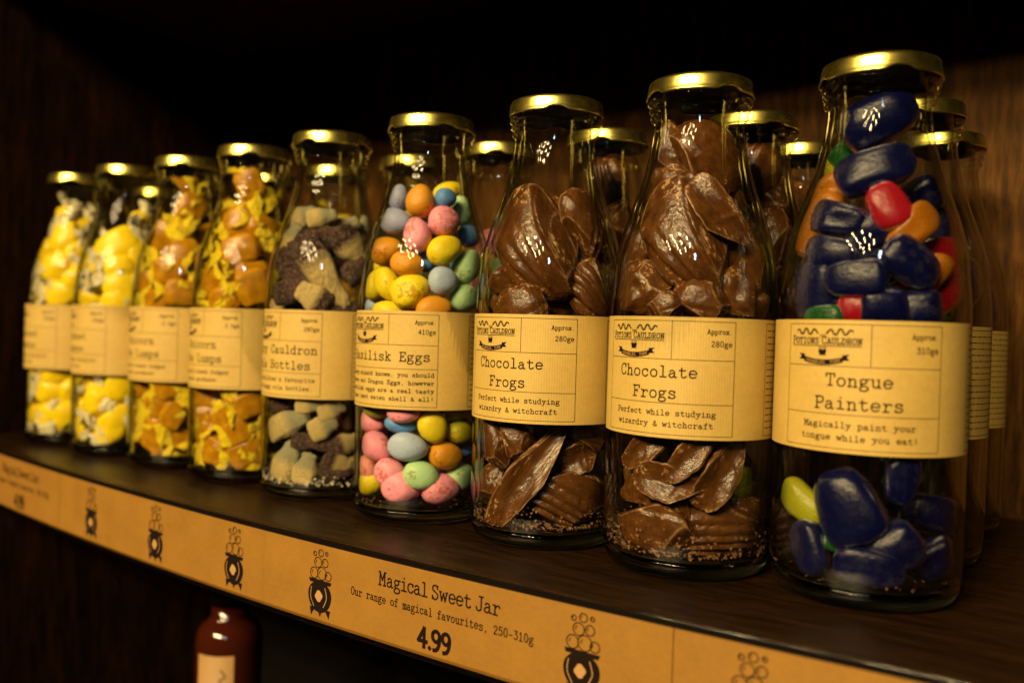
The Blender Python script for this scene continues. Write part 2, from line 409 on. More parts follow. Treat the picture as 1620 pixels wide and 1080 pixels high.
# ------------------------------------------------------------------ single-stroke typewriter lettering (slab serifs), drawn as ink ribbons
G = {
'a': '~1.2,4.9 2.6,5.9 4.1,5.4 4.5,4|4.5,4.2 4.5,1 5,.1 6,.3|~4.4,3.5 2.4,3.3 .9,2.2 1,.7 2.4,0 3.8,.6 4.5,1.7',
'b': '.5,9 1.6,9 1.6,0|~1.6,4.4 2.6,5.8 4.4,5.8 5.7,4.4 5.7,1.7 4.4,.1 2.7,.1 1.6,1.6',
'c': '~5.3,4.4 4.4,5.7 3,6 1.5,5 1,3 1.6,1 3,0 4.5,.2 5.5,1.4|5.3,5.9 5.3,4.2',
'd': '3.6,9 4.8,9 4.8,0 6,0|~4.8,4.4 3.8,5.8 2,5.8 .7,4.4 .7,1.7 2,.1 3.7,.1 4.8,1.6',
'e': '~1,3.2 5.6,3.2 5.3,4.9 3.8,6 2.2,5.7 1.1,4.4 1,2 2,.3 3.6,0 5.4,1',
'f': '~5.6,8.2 4.6,9 3.3,8.7 2.8,7.4 2.8,5|2.8,6 2.8,0|1,0 4.8,0|1,5.8 5,5.8',
'g': '~4.2,5.2 2.8,5.9 1.3,5.2 1.1,3.6 2.3,2.5 3.9,2.8 4.7,4 4.2,5.2|~4.3,5.2 5,5.9 6,5.8|~2,2.5 1.2,1.5 1.8,.7 4.4,.4 5.6,-.7 5.2,-2.3 3.2,-3 1.2,-2.6 .7,-1.3 1.6,0 2.2,.6',
'h': '.5,9 1.6,9 1.6,0|~1.6,4.2 2.8,5.7 4.2,5.8 5,4.6 5,2.5|5,4 5,0|.5,0 2.7,0|3.9,0 6.1,0',
'i': '1.6,5.9 3.4,5.9 3.4,0|1.2,0 5.6,0|3.1,8.2 3.5,8.5',
'k': '.5,9 1.6,9 1.6,0|.5,0 2.7,0|1.6,2.4 4.6,5.9|3.6,5.9 5.7,5.9|2.7,3.5 5,0|4,0 6.1,0',
'l': '1.5,9 3.3,9 3.3,0|1.1,0 5.6,0',
'm': '.1,5.9 .9,5.9 .9,0|~.9,4.4 1.7,5.8 2.8,5.8 3.4,4.6|3.4,4.9 3.4,0|~3.4,4.4 4.2,5.8 5.3,5.8 5.9,4.6|5.9,4.9 5.9,0|.2,0 1.6,0|2.8,0 4.1,0|5.2,0 6.6,0',
'n': '.5,5.9 1.6,5.9 1.6,0|~1.6,4.2 2.8,5.7 4.2,5.8 5,4.6 5,2.5|5,4 5,0|.5,0 2.7,0|3.9,0 6.1,0',
'o': '~3.3,6 1.6,5.3 .9,3 1.6,.7 3.3,0 5,.7 5.7,3 5,5.3 3.3,6',
'p': '.4,5.9 1.6,5.9 1.6,-3|.5,-3 2.9,-3|~1.6,4.4 2.6,5.8 4.4,5.8 5.7,4.4 5.7,1.7 4.4,.1 2.7,.1 1.6,1.6',
'r': '.8,5.9 2.3,5.9 2.3,0|.8,0 4.2,0|~2.3,3.6 3.3,5.2 4.6,5.9 5.6,5.5 5.8,4.7',
's': '~5,4.6 4.2,5.8 2.6,6 1.3,5.2 1.4,3.9 3.2,3.2 5,2.5 5.4,1.2 4.3,.1 2.6,0 1.1,1.2|5.1,5.9 5.1,4.5|1.1,1.4 1.1,0',
't': '~2.5,8 2.5,4 2.6,1.2 3.6,.1 5.2,.5 5.7,1.3|.9,5.9 5.2,5.9',
'u': '.4,5.9 1.5,5.9 1.5,2|~1.5,2.5 1.7,.8 2.8,0 4.1,.5 4.9,1.9|3.9,5.9 4.9,5.9 4.9,0 6.1,0',
'v': '.2,5.9 2.5,5.9|4,5.9 6.3,5.9|1.2,5.9 3.3,0 5.3,5.9',
'w': '-.1,5.9 1.5,5.9|5.2,5.9 6.8,5.9|.5,5.9 1.9,0 3.35,5.2 4.8,0 6.2,5.9',
'x': '.5,5.9 2.6,5.9|4,5.9 6.1,5.9|1.3,5.9 5.3,0|5.2,5.9 1.2,0|.3,0 2.5,0|4,0 6.2,0',
'y': '.2,5.9 2.5,5.9|4,5.9 6.3,5.9|1.2,5.9 3.4,.3|~5.3,5.9 3.4,.3 2.4,-2.2 1.2,-2.9 .3,-2.4',
'z': '.8,5.9 5.6,5.9 .8,0 5.9,0',
'A': '3.3,9 .9,0|3.3,9 5.7,0|1.7,3.2 4.9,3.2|0,0 2,0|4.6,0 6.6,0|2.2,9 3.4,9',
'B': '.4,9 1.6,9 1.6,0 .4,0|~1.6,9 4,9 5.4,8.2 5.4,6 4,4.9 1.6,4.8|~1.6,4.8 4.4,4.8 5.9,3.6 5.8,1.2 4.2,0 1.6,0',
'C': '~5.7,6.6 4.9,8.5 3.3,9.1 1.5,8 .8,5.5 .9,2.8 2,.6 3.7,-.1 5.2,.8 5.8,2.2|5.7,9 5.7,6.3',
'D': '.4,9 1.6,9 1.6,0 .4,0|~1.6,9 3.6,9 5.4,7.4 5.9,4.5 5.3,1.6 3.6,0 1.6,0',
'E': '.4,9 5.6,9 5.6,6.8|1.6,9 1.6,0|.4,0 5.8,0 5.8,2.4|1.6,4.7 3.9,4.7|3.9,5.7 3.9,3.7',
'F': '.4,9 5.8,9 5.8,6.8|1.6,9 1.6,0|.4,0 3.4,0|1.6,4.7 3.9,4.7|3.9,5.7 3.9,3.7',
'H': '1.4,9 1.4,0|5.2,9 5.2,0|1.4,4.6 5.2,4.6|.3,9 2.5,9|4.1,9 6.3,9|.3,0 2.5,0|4.1,0 6.3,0',
'I': '3.3,9 3.3,0|1.6,9 5,9|1.6,0 5,0',
'J': '3,9 6,9|~4.7,9 4.7,3 4.4,1 2.9,0 1.3,.6 .9,2.2',
'K': '1.4,9 1.4,0|.3,9 2.6,9|.3,0 2.6,0|1.4,3.6 5.2,9|4,9 6.2,9|2.6,5.3 5.4,0|4.3,0 6.5,0',
'L': '.5,9 3.2,9|1.8,9 1.8,0|.5,0 5.8,0 5.8,2.8',
'M': '0,9 1.2,9 3.3,3.4 5.4,9 6.6,9|1.1,9 1.1,0|5.5,9 5.5,0|.1,0 2.2,0|4.4,0 6.5,0',
'N': '.2,9 1.5,9 5.1,0 5.1,9|1.5,9 1.5,0|.4,0 2.6,0|4,9 6.2,9',
'O': '~3.3,9.1 1.6,8.1 .7,4.5 1.6,.9 3.3,-.1 5,.9 5.9,4.5 5,8.1 3.3,9.1',
'P': '.4,9 1.6,9 1.6,0|.4,0 3.2,0|~1.6,9 4.2,9 5.8,7.9 5.7,5.5 4.2,4.3 1.6,4.3',
'R': '.4,9 1.6,9 1.6,0|.4,0 3,0|~1.6,9 4,9 5.4,8 5.3,5.7 4,4.6 1.6,4.6|3.6,4.6 5.3,0 6.4,0',
'S': '~5.2,7.2 4.4,8.7 2.9,9.1 1.3,8.1 1.4,6 3.2,4.8 5.1,3.6 5.5,1.6 4.3,.2 2.6,-.1 1.1,1.8|5.2,9 5.2,6.8|1.1,2.2 1.1,0',
'T': '.6,6.6 .6,9 6,9 6,6.6|3.3,9 3.3,0|1.9,0 4.7,0',
'U': '.2,9 2.4,9|4.2,9 6.4,9|~1.3,9 1.3,3.4 1.8,1 3.3,-.1 4.8,1 5.3,3.4 5.3,9',
'Y': '.2,9 2.3,9|4.3,9 6.4,9|1.2,9 3.3,4.4 5.4,9|3.3,4.4 3.3,0|2,0 4.7,0',
'0': '~3.3,9 1.7,8 1.1,4.5 1.7,1 3.3,0 4.9,1 5.5,4.5 4.9,8 3.3,9',
'1': '1.6,7.4 3.3,9 3.3,0|1.4,0 5.3,0',
'2': '~1.2,7 1.9,8.6 3.4,9 5,8.1 5.1,6.2 3.6,3.9 1.1,.1|1.1,.1 5.5,.1',
'3': '1.2,9 5.2,9 3,5.6|~2.8,5.6 4.6,5.3 5.5,3.6 5.2,1.2 3.6,0 1.9,.2 1,1.3',
'4': '4.3,0 4.3,9 .8,2.8 5.9,2.8',
'5': '5,9 1.7,9 1.4,5.2|~1.4,5.2 3.2,5.9 5,4.9 5.5,2.8 4.7,.7 3,0 1,1',
'8': '~3.3,9 1.7,8.2 1.7,5.8 3.3,4.8 5,5.8 4.9,8.2 3.3,9|~3.3,4.8 1.3,3.6 1.2,1 3.3,0 5.4,1 5.3,3.6 3.3,4.8',
'9': '~5.2,6.2 4.3,4.4 2.6,4.2 1.2,5.6 1.3,7.9 3,9 4.7,8.2 5.3,6 5,3 3.8,.6 1.9,0',
'.': '3,.2 3.4,.5', ',': '3.3,.6 2.6,-1.4', '!': '3.4,9 3.3,2.6|3.2,.2 3.5,.4', "'": '3.4,9 3.2,6.8', '-': '1.4,3.4 5.2,3.4',
'&': '~5.9,3.4 4.6,1 2.8,0 1.2,.9 1,2.8 2.6,4.5 4,6 3.9,8 2.8,8.7 1.9,7.8 2,6.2 3.4,3.6 5.9,0',
}
GL = {}
for ch, s in G.items():
    GL[ch] = []
    for st in s.split('|'):
        sm = st[0] == '~'
        P = [tuple(map(float, q.split(','))) for q in st.lstrip('~').split()]
        if sm: GL[ch].append(smooth_line(P, 5))
        else: GL[ch] += [[p, q] for p, q in zip(P, P[1:])]

class Ink:
    """flat ink shapes in (s, t) metres on a surface; mapping to the surface happens in build()"""
    def __init__(self): self.V, self.F, self.M = [], [], []
    def poly(self, pts, lev=0, m=1):
        b = len(self.V); self.V += [(x, y, lev) for x, y in pts]; self.F.append(tuple(range(b, b + len(pts)))); self.M.append(m)
    def fan(self, c, pts, lev=0, m=1):
        for a, b in zip(pts, pts[1:] + pts[:1]): self.poly([c, a, b], lev, m)
    def line(self, P, wd, lev=0, m=1, step=.002):
        Q = [P[0]]
        for a, b in zip(P, P[1:]):
            n = max(1, int(math.hypot(b[0] - a[0], b[1] - a[1]) / step))
            Q += [(a[0] + (b[0] - a[0]) * k / n, a[1] + (b[1] - a[1]) * k / n) for k in range(1, n + 1)]
        L = []
        for i, q in enumerate(Q):
            a, b = Q[max(0, i - 1)], Q[min(len(Q) - 1, i + 1)]
            dx, dy = b[0] - a[0], b[1] - a[1]; l = math.hypot(dx, dy) or 1
            nx, ny = -dy / l * wd / 2, dx / l * wd / 2
            e = wd * .35 if i in (0, len(Q) - 1) else 0
            sx = (-dx / l if i == 0 else dx / l) * e; sy = (-dy / l if i == 0 else dy / l) * e
            L.append(((q[0] + nx + sx, q[1] + ny + sy), (q[0] - nx + sx, q[1] - ny + sy)))
        for (a, b), (c, d) in zip(L, L[1:]): self.poly([b, d, c, a], lev, m)
    def text(self, s, x, y, cap, adv, wd, align='l', m=1, lev=0, prop=False, jit=.0):
        u = cap / 9; rnd = random.Random(s)
        ws = []
        for ch in s:
            if prop and ch in GL:
                xs_ = [p[0] for st in GL[ch] for p in st]; ws.append((min(xs_), (max(xs_) - min(xs_) + 1.35) * u * adv))
            else: ws.append((0, adv if not prop else 3.4 * u * adv))
        tot = sum(q[1] for q in ws)
        cx = x - (tot / 2 if align == 'c' else tot if align == 'r' else 0)
        for ch, (x0, a) in zip(s, ws):
            dy = rnd.uniform(-jit, jit) * cap
            for k, st in enumerate(GL.get(ch, [])):
                self.line([(cx + (px - (x0 - .6 if prop else 0)) * u * (adv / (7 * u) if not prop else 1), y + py * u + dy) for px, py in st], wd, lev + .00001 * (k % 3), m, step=.0015)
            cx += a
    def build(self, place): return [place(*v) for v in self.V], self.F, self.M

def cauldron_art(ink, cx, zb, h, m=1, gap=None):
    """a round three-legged pot with a rim, seen from the side"""
    r = h * .40; cyy = zb + h * .50
    body = [(cx + r * 1.04 * math.cos(t) * (1 + .03 * math.sin(3 * t)), cyy + r * .98 * math.sin(t)) for t in [2 * PI * k / 28 for k in range(28)]]
    ink.fan((cx, cyy), body, 0, m)
    rim = [(cx - r * .92, cyy + r * .82), (cx + r * .92, cyy + r * .78), (cx + r * 1.02, cyy + r * 1.02), (cx - r * 1.0, cyy + r * 1.06)]
    ink.poly(rim[::-1][::-1], .00002, m)
    for fx in (-.62, .05, .72):
        ink.poly([(cx + fx * r - .10 * h, cyy - r * .72), (cx + fx * r + .12 * h * (fx * .6), zb), (cx + fx * r + .10 * h, cyy - r * .72)], .00002, m)
    if gap is not None:
        hp = [(cx - r * .08 + r * .30 * math.cos(t) * (1 + .18 * math.sin(4 * t + 1)), cyy + r * .02 + r * .36 * math.sin(t)) for t in [2 * PI * k / 20 for k in range(20)]]
        ink.fan((cx - r * .08, cyy), hp, .00004, gap)
        ink.line(smooth_line([(cx + r * .45, cyy + r * .6), (cx + r * .62, cyy), (cx + r * .35, cyy - r * .6)]), h * .02, .00004, gap)
        ink.line(smooth_line([(cx - r * .75, cyy + r * .5), (cx - r * .8, cyy - r * .1), (cx - r * .5, cyy - r * .65)]), h * .018, .00004, gap)
CANDY = [
(5, 'mini_egg', 'lilac blue', '', 0, 0, -12.9, -12.2, 181.6, 0.423, 0.65, -0.377, 0.506, 15.3, 11.8, 11.8),
(5, 'mini_egg', 'orange', '', 0, 0, 6.1, -15.0, 178.2, 0.321, 0.669, -0.319, 0.59, 18.8, 16.3, 16.3),
(5, 'mini_egg', 'blue', '', 0, 0, 16.8, -5.7, 180.4, 0.6, 0.684, 0.29, 0.298, 12.5, 11.4, 11.4),
(5, 'mini_egg', 'yellow', '', 0, 1, 0.6, 15.8, 188.1, 0.482, 0.708, 0.263, 0.444, 19.6, 11.8, 11.8),
(5, 'mini_egg', 'pale green', '', 0, 0, 14.5, 11.6, 175.8, 0.08, 0.698, -0.269, 0.659, 17.6, 13.7, 13.7),
(5, 'mini_egg', 'pink', '', 0, 0, 18.0, -7.7, 167.1, 0.61, 0.68, 0.283, 0.292, 17.9, 17.4, 17.4),
(5, 'mini_egg', 'lilac blue', '', 0, 0, -13.6, -13.0, 167.7, 0.666, 0.717, 0.197, 0.057, 19.6, 15.7, 15.7),
(5, 'mini_egg', 'pink', '', 0, 0, 9.9, -20.9, 158.4, 0.239, 0.617, -0.393, 0.638, 19.6, 15.5, 15.5),
(5, 'mini_egg', 'blue', '', 0, 0, 18.3, 14.5, 161.0, 0.564, 0.649, 0.354, 0.368, 14.9, 13.3, 13.3),
(5, 'mini_egg', 'yellow', '', 0, 0, 21.8, -11.5, 150.6, 0.545, 0.718, 0.12, 0.415, 20.5, 16.3, 16.3),
(5, 'mini_egg', 'orange', '', 0, 0, -17.2, -16.6, 150.7, 0.643, 0.733, 0.023, 0.22, 20.0, 16.3, 16.3),
(5, 'mini_egg', 'orange', '', 0, 0, 7.8, -25.9, 142.3, 0.668, 0.678, 0.254, 0.171, 19.2, 14.1, 14.1),
(5, 'mini_egg', 'pale green', '', 0, 0, 26.3, 3.5, 142.7, 0.372, 0.725, -0.024, 0.579, 20.8, 15.7, 15.7),
(5, 'mini_egg', 'pale blue', '', 0, 0, 23.7, -13.9, 133.3, 0.634, 0.668, 0.268, 0.284, 16.5, 16.2, 16.2),
(5, 'mini_egg', 'yellow', '', 0, 0, -20.8, -20.7, 131.0, 0.471, 0.651, -0.31, 0.508, 18.8, 13.3, 13.3),
(5, 'mini_egg', 'yellow', '', 0, 0, -4.8, -27.8, 130.7, 0.677, 0.539, 0.476, -0.157, 20.8, 14.9, 14.9),
(5, 'mini_egg', 'yellow', '', 0, 0, 9.9, -25.0, 127.1, 0.594, 0.714, 0.057, 0.365, 22.4, 19.4, 19.4),
(5, 'mini_egg', 'pale green', '', 0, 0, 28.7, -0.5, 124.7, 0.586, 0.671, 0.248, 0.38, 18.0, 15.3, 15.3),
(5, 'mini_egg', 'pale blue', '', 0, 0, -26.0, -16.7, 119.0, 0.648, 0.714, -0.011, 0.267, 14.9, 10.2, 10.2),
(5, 'mini_egg', 'yellow', '', 0, 0, -2.6, -28.8, 115.0, 0.677, 0.69, 0.17, 0.19, 19.6, 13.3, 13.3),
(5, 'mini_egg', 'orange', '', 0, 0, 22.2, -19.1, 117.6, 0.622, 0.685, 0.192, 0.326, 20.4, 14.9, 14.9),
(5, 'mini_egg', 'blue', '', 0, 1, 7.3, -9.8, 145.5, 0.275, 0.654, -0.315, 0.631, 14.1, 11.8, 11.8),
(5, 'mini_egg', 'yellow', '', 0, 1, -28.3, -7.9, 142.4, 0.672, 0.717, 0.128, 0.134, 12.5, 11.0, 11.0),
(5, 'mini_egg', 'pale blue', '', 0, 1, 3.4, -6.2, 163.0, 0.633, 0.694, 0.238, 0.247, 15.7, 13.3, 13.3),
(5, 'mini_egg', 'yellow', '', 0, 1, -15.0, -5.4, 171.4, 0.549, 0.735, -0.086, 0.39, 17.3, 14.1, 14.1),
(5, 'mini_egg', 'blue', '', 0, 1, 13.3, -5.7, 116.6, 0.647, 0.663, 0.257, 0.276, 17.3, 14.1, 14.1),
(5, 'mini_egg', 'pink', '', 0, 1, -0.6, -16.1, 116.0, 0.666, 0.68, 0.207, 0.227, 15.7, 14.1, 14.1),
(5, 'mini_egg', 'olive green', '', 1, 0, -12.5, -25.7, 59.5, 0.724, 0.648, 0.203, 0.119, 15.7, 8.6, 8.6),
(5, 'mini_egg', 'pink', '', 1, 0, -20.7, -20.4, 52.2, 0.74, 0.641, 0.197, 0.054, 16.9, 13.3, 13.3),
(5, 'mini_egg', 'pink', '', 1, 0, 10.8, -28.4, 60.7, 0.692, 0.651, 0.202, 0.236, 18.8, 11.8, 11.8),
(5, 'mini_egg', 'blue', '', 1, 0, 5.5, -24.6, 53.3, 0.715, 0.629, 0.253, 0.171, 18.8, 10.2, 10.2),
(5, 'mini_egg', 'yellow', '', 1, 0, 22.8, -17.6, 52.9, 0.724, 0.397, 0.55, -0.128, 18.8, 16.1, 16.1),
(5, 'mini_egg', 'olive green', '', 1, 0, 27.9, -2.6, 60.2, 0.63, 0.64, 0.231, 0.374, 15.7, 8.6, 8.6),
(5, 'mini_egg', 'olive yellow', '', 1, 0, 29.7, -2.5, 49.5, 0.688, 0.577, 0.35, 0.266, 15.7, 13.2, 13.2),
(5, 'mini_egg', 'pink', '', 1, 0, -11.2, -25.7, 39.1, 0.744, 0.581, 0.327, -0.054, 20.5, 16.1, 16.1),
(5, 'mini_egg', 'pale blue', '', 1, 0, 12.3, -25.9, 41.7, 0.714, 0.624, 0.25, 0.195, 22.7, 15.8, 15.8),
(5, 'mini_egg', 'orange', '', 1, 0, 26.7, -10.5, 37.0, 0.69, 0.599, 0.299, 0.276, 19.2, 15.5, 15.5),
(5, 'mini_egg', 'blue', '', 1, 0, 25.3, 8.0, 38.9, 0.665, 0.596, 0.303, 0.334, 11.8, 10.2, 10.2),
(5, 'mini_egg', 'salmon pink', '', 1, 0, -21.6, -21.5, 25.2, 0.719, 0.502, 0.417, -0.239, 16.9, 12.2, 12.2),
(5, 'mini_egg', 'pink', '', 1, 0, 1.7, -28.8, 27.1, 0.717, 0.641, 0.169, 0.216, 17.4, 15.5, 15.5),
(5, 'mini_egg', 'pale green', '', 1, 0, 18.5, -21.3, 25.9, 0.719, 0.601, 0.282, 0.206, 21.0, 16.6, 16.6),
(5, 'mini_egg', 'pale green', '', 1, 0, 28.9, -0.3, 24.5, 0.56, 0.646, 0.134, 0.5, 17.3, 16.1, 16.1),
(5, 'mini_egg', 'yellow', '', 1, 0, -20.3, -19.9, 17.8, 0.728, 0.642, 0.031, 0.238, 17.6, 15.3, 15.3),
(5, 'mini_egg', 'pink', '', 1, 0, 8.5, -26.3, 19.2, 0.732, 0.613, 0.233, 0.186, 22.3, 18.2, 18.2),
(5, 'mini_egg', 'pink', '', 1, 0, 24.9, -12.0, 18.6, 0.678, 0.611, 0.237, 0.332, 22.6, 17.1, 17.1),
(5, 'mini_egg', 'lilac blue', '', 1, 1, 17.0, -0.7, 26.6, 0.685, 0.609, 0.265, 0.301, 14.9, 12.5, 12.5),
(5, 'mini_egg', 'blue', '', 1, 1, 17.8, -0.1, 19.6, 0.687, 0.604, 0.266, 0.304, 14.9, 12.5, 12.5),
(5, 'mini_egg', 'blue', '', 1, 1, 9.5, -11.0, 16.9, 0.702, 0.618, 0.228, 0.269, 14.9, 12.5, 12.5),
(5, 'mini_egg', 'orange', '', 1, 0, 23.9, 9.9, 16.6, 0.417, 0.652, -0.03, 0.633, 13.3, 11.8, 11.8),
(5, 'mini_egg', 'olive green', '', 1, 1, 11.1, -9.6, 35.4, 0.692, 0.626, 0.236, 0.273, 15.7, 11.8, 11.8),
(5, 'mini_egg', 'orange', '', 1, 1, -29.4, -8.5, 43.4, 0.729, 0.657, 0.102, 0.161, 15.7, 12.5, 12.5),
(5, 'mini_egg', 'yellow', '', 1, 1, 5.9, -13.2, 49.0, 0.691, 0.639, 0.22, 0.255, 15.7, 12.5, 12.5),
(6, 'chocolate_piece', '', 'shell', 0, 0, 2.7, -21.2, 149.8, 0.655, 0.555, 0.467, -0.211, 57.1, 35.7, 22.1),
(6, 'chocolate_piece', '', 'ridge', 0, 0, 21.7, -2.1, 162.5, 0.679, 0.371, 0.631, -0.054, 35.7, 21.4, 13.3),
(6, 'chocolate_piece', '', 'shell', 0, 0, 27.8, -2.3, 127.4, 0.697, 0.386, 0.603, -0.03, 30.7, 22.8, 14.2),
(6, 'chocolate_piece', '', 'lump', 0, 0, -13.0, -22.4, 135.4, 0.68, 0.72, -0.009, 0.136, 21.4, 18.6, 11.5),
(6, 'chocolate_piece', '', 'dome', 0, 0, 1.6, -29.7, 121.0, 0.673, 0.711, 0.055, 0.197, 25.0, 19.3, 12.0),
(6, 'chocolate_piece', '', 'dome', 0, 1, 3.6, -4.1, 166.8, 0.68, 0.626, 0.38, 0.034, 30.0, 21.4, 13.3),
(6, 'chocolate_piece', '', 'lump', 0, 1, 8.8, -6.9, 126.3, 0.504, 0.708, -0.099, 0.484, 30.0, 21.4, 13.3),
(6, 'chocolate_piece', '', 'lump', 0, 1, -16.5, -13.7, 122.4, 0.58, 0.675, -0.232, 0.393, 21.4, 18.6, 11.5),
(6, 'chocolate_piece', '', 'dome', 0, 1, 13.5, 4.1, 135.9, 0.41, 0.71, -0.114, 0.56, 30.0, 21.4, 13.3),
(6, 'chocolate_piece', '', 'dome', 1, 0, -13.5, -28.1, 49.8, 0.636, 0.527, 0.425, -0.37, 25.0, 14.3, 8.9),
(6, 'chocolate_piece', '', 'dome', 1, 0, -0.3, -27.0, 52.4, 0.697, 0.527, 0.432, -0.226, 21.4, 16.4, 10.2),
(6, 'chocolate_piece', '', 'slab', 1, 0, 7.0, -27.6, 34.6, 0.581, 0.654, -0.153, 0.46, 63.5, 17.1, 10.6),
(6, 'chocolate_piece', '', 'dome', 1, 0, -19.7, -17.9, 27.1, 0.659, 0.615, -0.251, 0.353, 24.3, 20.0, 12.4),
(6, 'chocolate_piece', '', 'dome', 1, 0, 27.3, -2.3, 54.8, 0.705, 0.551, 0.401, 0.197, 23.6, 13.6, 8.4),
(6, 'chocolate_piece', '', 'slab', 1, 0, 24.9, -6.0, 44.7, 0.589, 0.667, 0.118, 0.441, 21.4, 14.3, 8.9),
(6, 'chocolate_piece', '', 'step', 1, 0, 21.0, -9.3, 24.6, 0.725, 0.56, 0.363, 0.171, 41.4, 27.8, 17.3),
(6, 'chocolate_piece', '', 'dome', 1, 1, 5.3, -17.7, 25.3, 0.56, 0.655, -0.135, 0.489, 18.6, 12.9, 8.0),
(6, 'chocolate_piece', '', 'lump', 1, 1, 7.7, -5.7, 47.4, 0.671, 0.665, 0.14, 0.296, 30.0, 21.4, 13.3),
(6, 'chocolate_piece', '', 'dome', 1, 1, -2.3, -12.4, 18.0, 0.723, 0.65, 0.137, 0.191, 30.0, 15.7, 9.7),
(7, 'chocolate_piece', '', 'slab', 0, 0, -5.9, -10.2, 193.1, 0.569, 0.603, 0.442, -0.342, 31.0, 15.5, 9.6),
(7, 'chocolate_piece', '', 'dome', 0, 0, 7.2, 0.6, 189.5, 0.658, 0.422, 0.617, -0.089, 39.2, 28.3, 17.5),
(7, 'chocolate_piece', '', 'lump', 0, 0, -6.9, -12.4, 177.8, 0.666, 0.741, -0.013, 0.091, 23.7, 19.2, 11.9),
(7, 'chocolate_piece', '', 'shell', 0, 0, 4.6, -23.1, 150.2, 0.643, 0.562, 0.461, -0.242, 52.9, 31.0, 19.2),
(7, 'chocolate_piece', '', 'slab', 0, 0, 18.1, -15.6, 163.0, 0.675, 0.546, 0.49, -0.086, 35.6, 17.3, 10.8),
(7, 'chocolate_piece', '', 'dome', 0, 0, 22.1, 8.3, 141.6, 0.671, 0.429, 0.593, -0.122, 39.2, 21.0, 13.0),
(7, 'chocolate_piece', '', 'lump', 0, 0, -16.0, -21.1, 128.8, 0.696, 0.718, -0.012, -0.004, 26.5, 24.6, 15.3),
(7, 'chocolate_piece', '', 'dome', 0, 0, 0.7, -31.9, 120.6, 0.694, 0.708, 0.083, 0.098, 15.5, 13.7, 8.5),
(7, 'chocolate_piece', '', 'dome', 0, 0, 15.0, -21.9, 123.3, 0.698, 0.657, 0.281, 0.057, 25.6, 20.1, 12.4),
(7, 'chocolate_piece', '', 'lump', 0, 0, 23.1, -11.1, 128.2, 0.656, 0.681, 0.224, 0.237, 21.9, 21.0, 13.0),
(7, 'chocolate_piece', '', 'lump', 0, 0, 23.8, 13.8, 123.0, 0.642, 0.672, 0.253, 0.27, 20.1, 18.3, 11.3),
(7, 'chocolate_piece', '', 'dome', 0, 0, -25.5, -8.8, 147.0, 0.608, 0.593, -0.426, 0.313, 24.6, 14.6, 9.1),
(7, 'chocolate_piece', '', 'lump', 0, 1, 12.7, -2.2, 143.2, 0.461, 0.702, -0.175, 0.513, 38.3, 27.4, 17.0),
(7, 'chocolate_piece', '', 'shell', 0, 1, 10.4, 10.0, 178.1, 0.666, 0.455, 0.586, -0.079, 27.4, 20.1, 12.4),
(7, 'chocolate_piece', '', 'lump', 0, 1, 1.8, -7.3, 126.7, 0.683, 0.703, 0.135, 0.147, 34.7, 25.6, 15.8),
(7, 'chocolate_piece', '', 'dome', 0, 1, -8.7, -7.5, 163.2, 0.677, 0.729, 0.08, 0.068, 27.4, 21.0, 13.0),
(7, 'chocolate_piece', '', 'slab', 1, 0, -7.9, -29.6, 55.7, 0.698, 0.669, -0.117, 0.226, 25.4, 12.3, 7.6),
(7, 'chocolate_piece', '', 'slab', 1, 0, 13.9, -29.7, 54.5, 0.616, 0.673, -0.1, 0.398, 27.5, 12.3, 7.6),
(7, 'chocolate_piece', '', 'slab', 1, 0, 25.3, -17.8, 48.2, 0.5, 0.665, -0.123, 0.541, 36.2, 15.9, 9.9),
(7, 'chocolate_piece', '', 'slab', 1, 0, 4.9, -30.6, 41.9, 0.736, 0.657, 0.15, 0.065, 30.4, 15.9, 9.9),
(7, 'chocolate_piece', '', 'lump', 1, 0, -15.3, -20.2, 37.8, 0.739, 0.67, -0.002, 0.074, 16.7, 17.4, 10.8),
(7, 'chocolate_piece', '', 'lump', 1, 0, -1.9, -28.1, 23.2, 0.748, 0.651, 0.128, 0.017, 36.2, 25.4, 15.7),
(7, 'chocolate_piece', '', 'step', 1, 0, 22.8, -8.1, 22.2, 0.677, 0.632, 0.192, 0.324, 46.4, 23.9, 14.8),
(7, 'chocolate_piece', '', 'dome', 1, 0, 28.6, -1.5, 27.9, 0.675, 0.602, 0.274, 0.327, 26.1, 13.8, 8.5),
(7, 'chocolate_piece', '', 'dome', 1, 1, 8.5, -10.4, 29.8, 0.718, 0.655, 0.132, 0.196, 30.4, 18.8, 11.7),
(7, 'chocolate_piece', '', 'lump', 1, 1, 16.3, 23.9, 43.0, 0.698, 0.611, 0.238, 0.288, 21.7, 15.9, 9.9),
(7, 'chocolate_piece', '', 'lump', 1, 1, 11.3, -6.7, 58.0, 0.702, 0.663, 0.157, 0.206, 30.4, 18.8, 11.7),
(8, 'gummy_sweet', 'navy blue', '', 0, 0, 1.6, -7.3, 201.6, 0.61, 0.756, -0.088, 0.221, 29.6, 20.1, 17.1),
(8, 'gummy_sweet', 'green', '', 0, 1, -11.1, 0.0, 190.2, 0.618, 0.723, -0.228, 0.207, 18.2, 14.3, 12.2),
(8, 'gummy_sweet', 'navy blue', '', 0, 0, 3.3, -16.5, 179.0, 0.639, 0.749, -0.032, 0.175, 29.6, 17.2, 14.6),
(8, 'gummy_sweet', 'lime yellow', '', 0, 1, -17.1, 2.0, 184.8, 0.649, 0.759, 0.009, -0.05, 11.5, 10.5, 8.9),
(8, 'gummy_sweet', 'orange', '', 0, 0, -18.1, -2.5, 172.4, 0.633, 0.7, -0.275, 0.183, 19.1, 15.3, 13.0),
(8, 'gummy_sweet', 'orange', '', 0, 0, -21.4, -6.6, 158.9, 0.592, 0.622, -0.411, 0.306, 30.6, 14.3, 12.2),
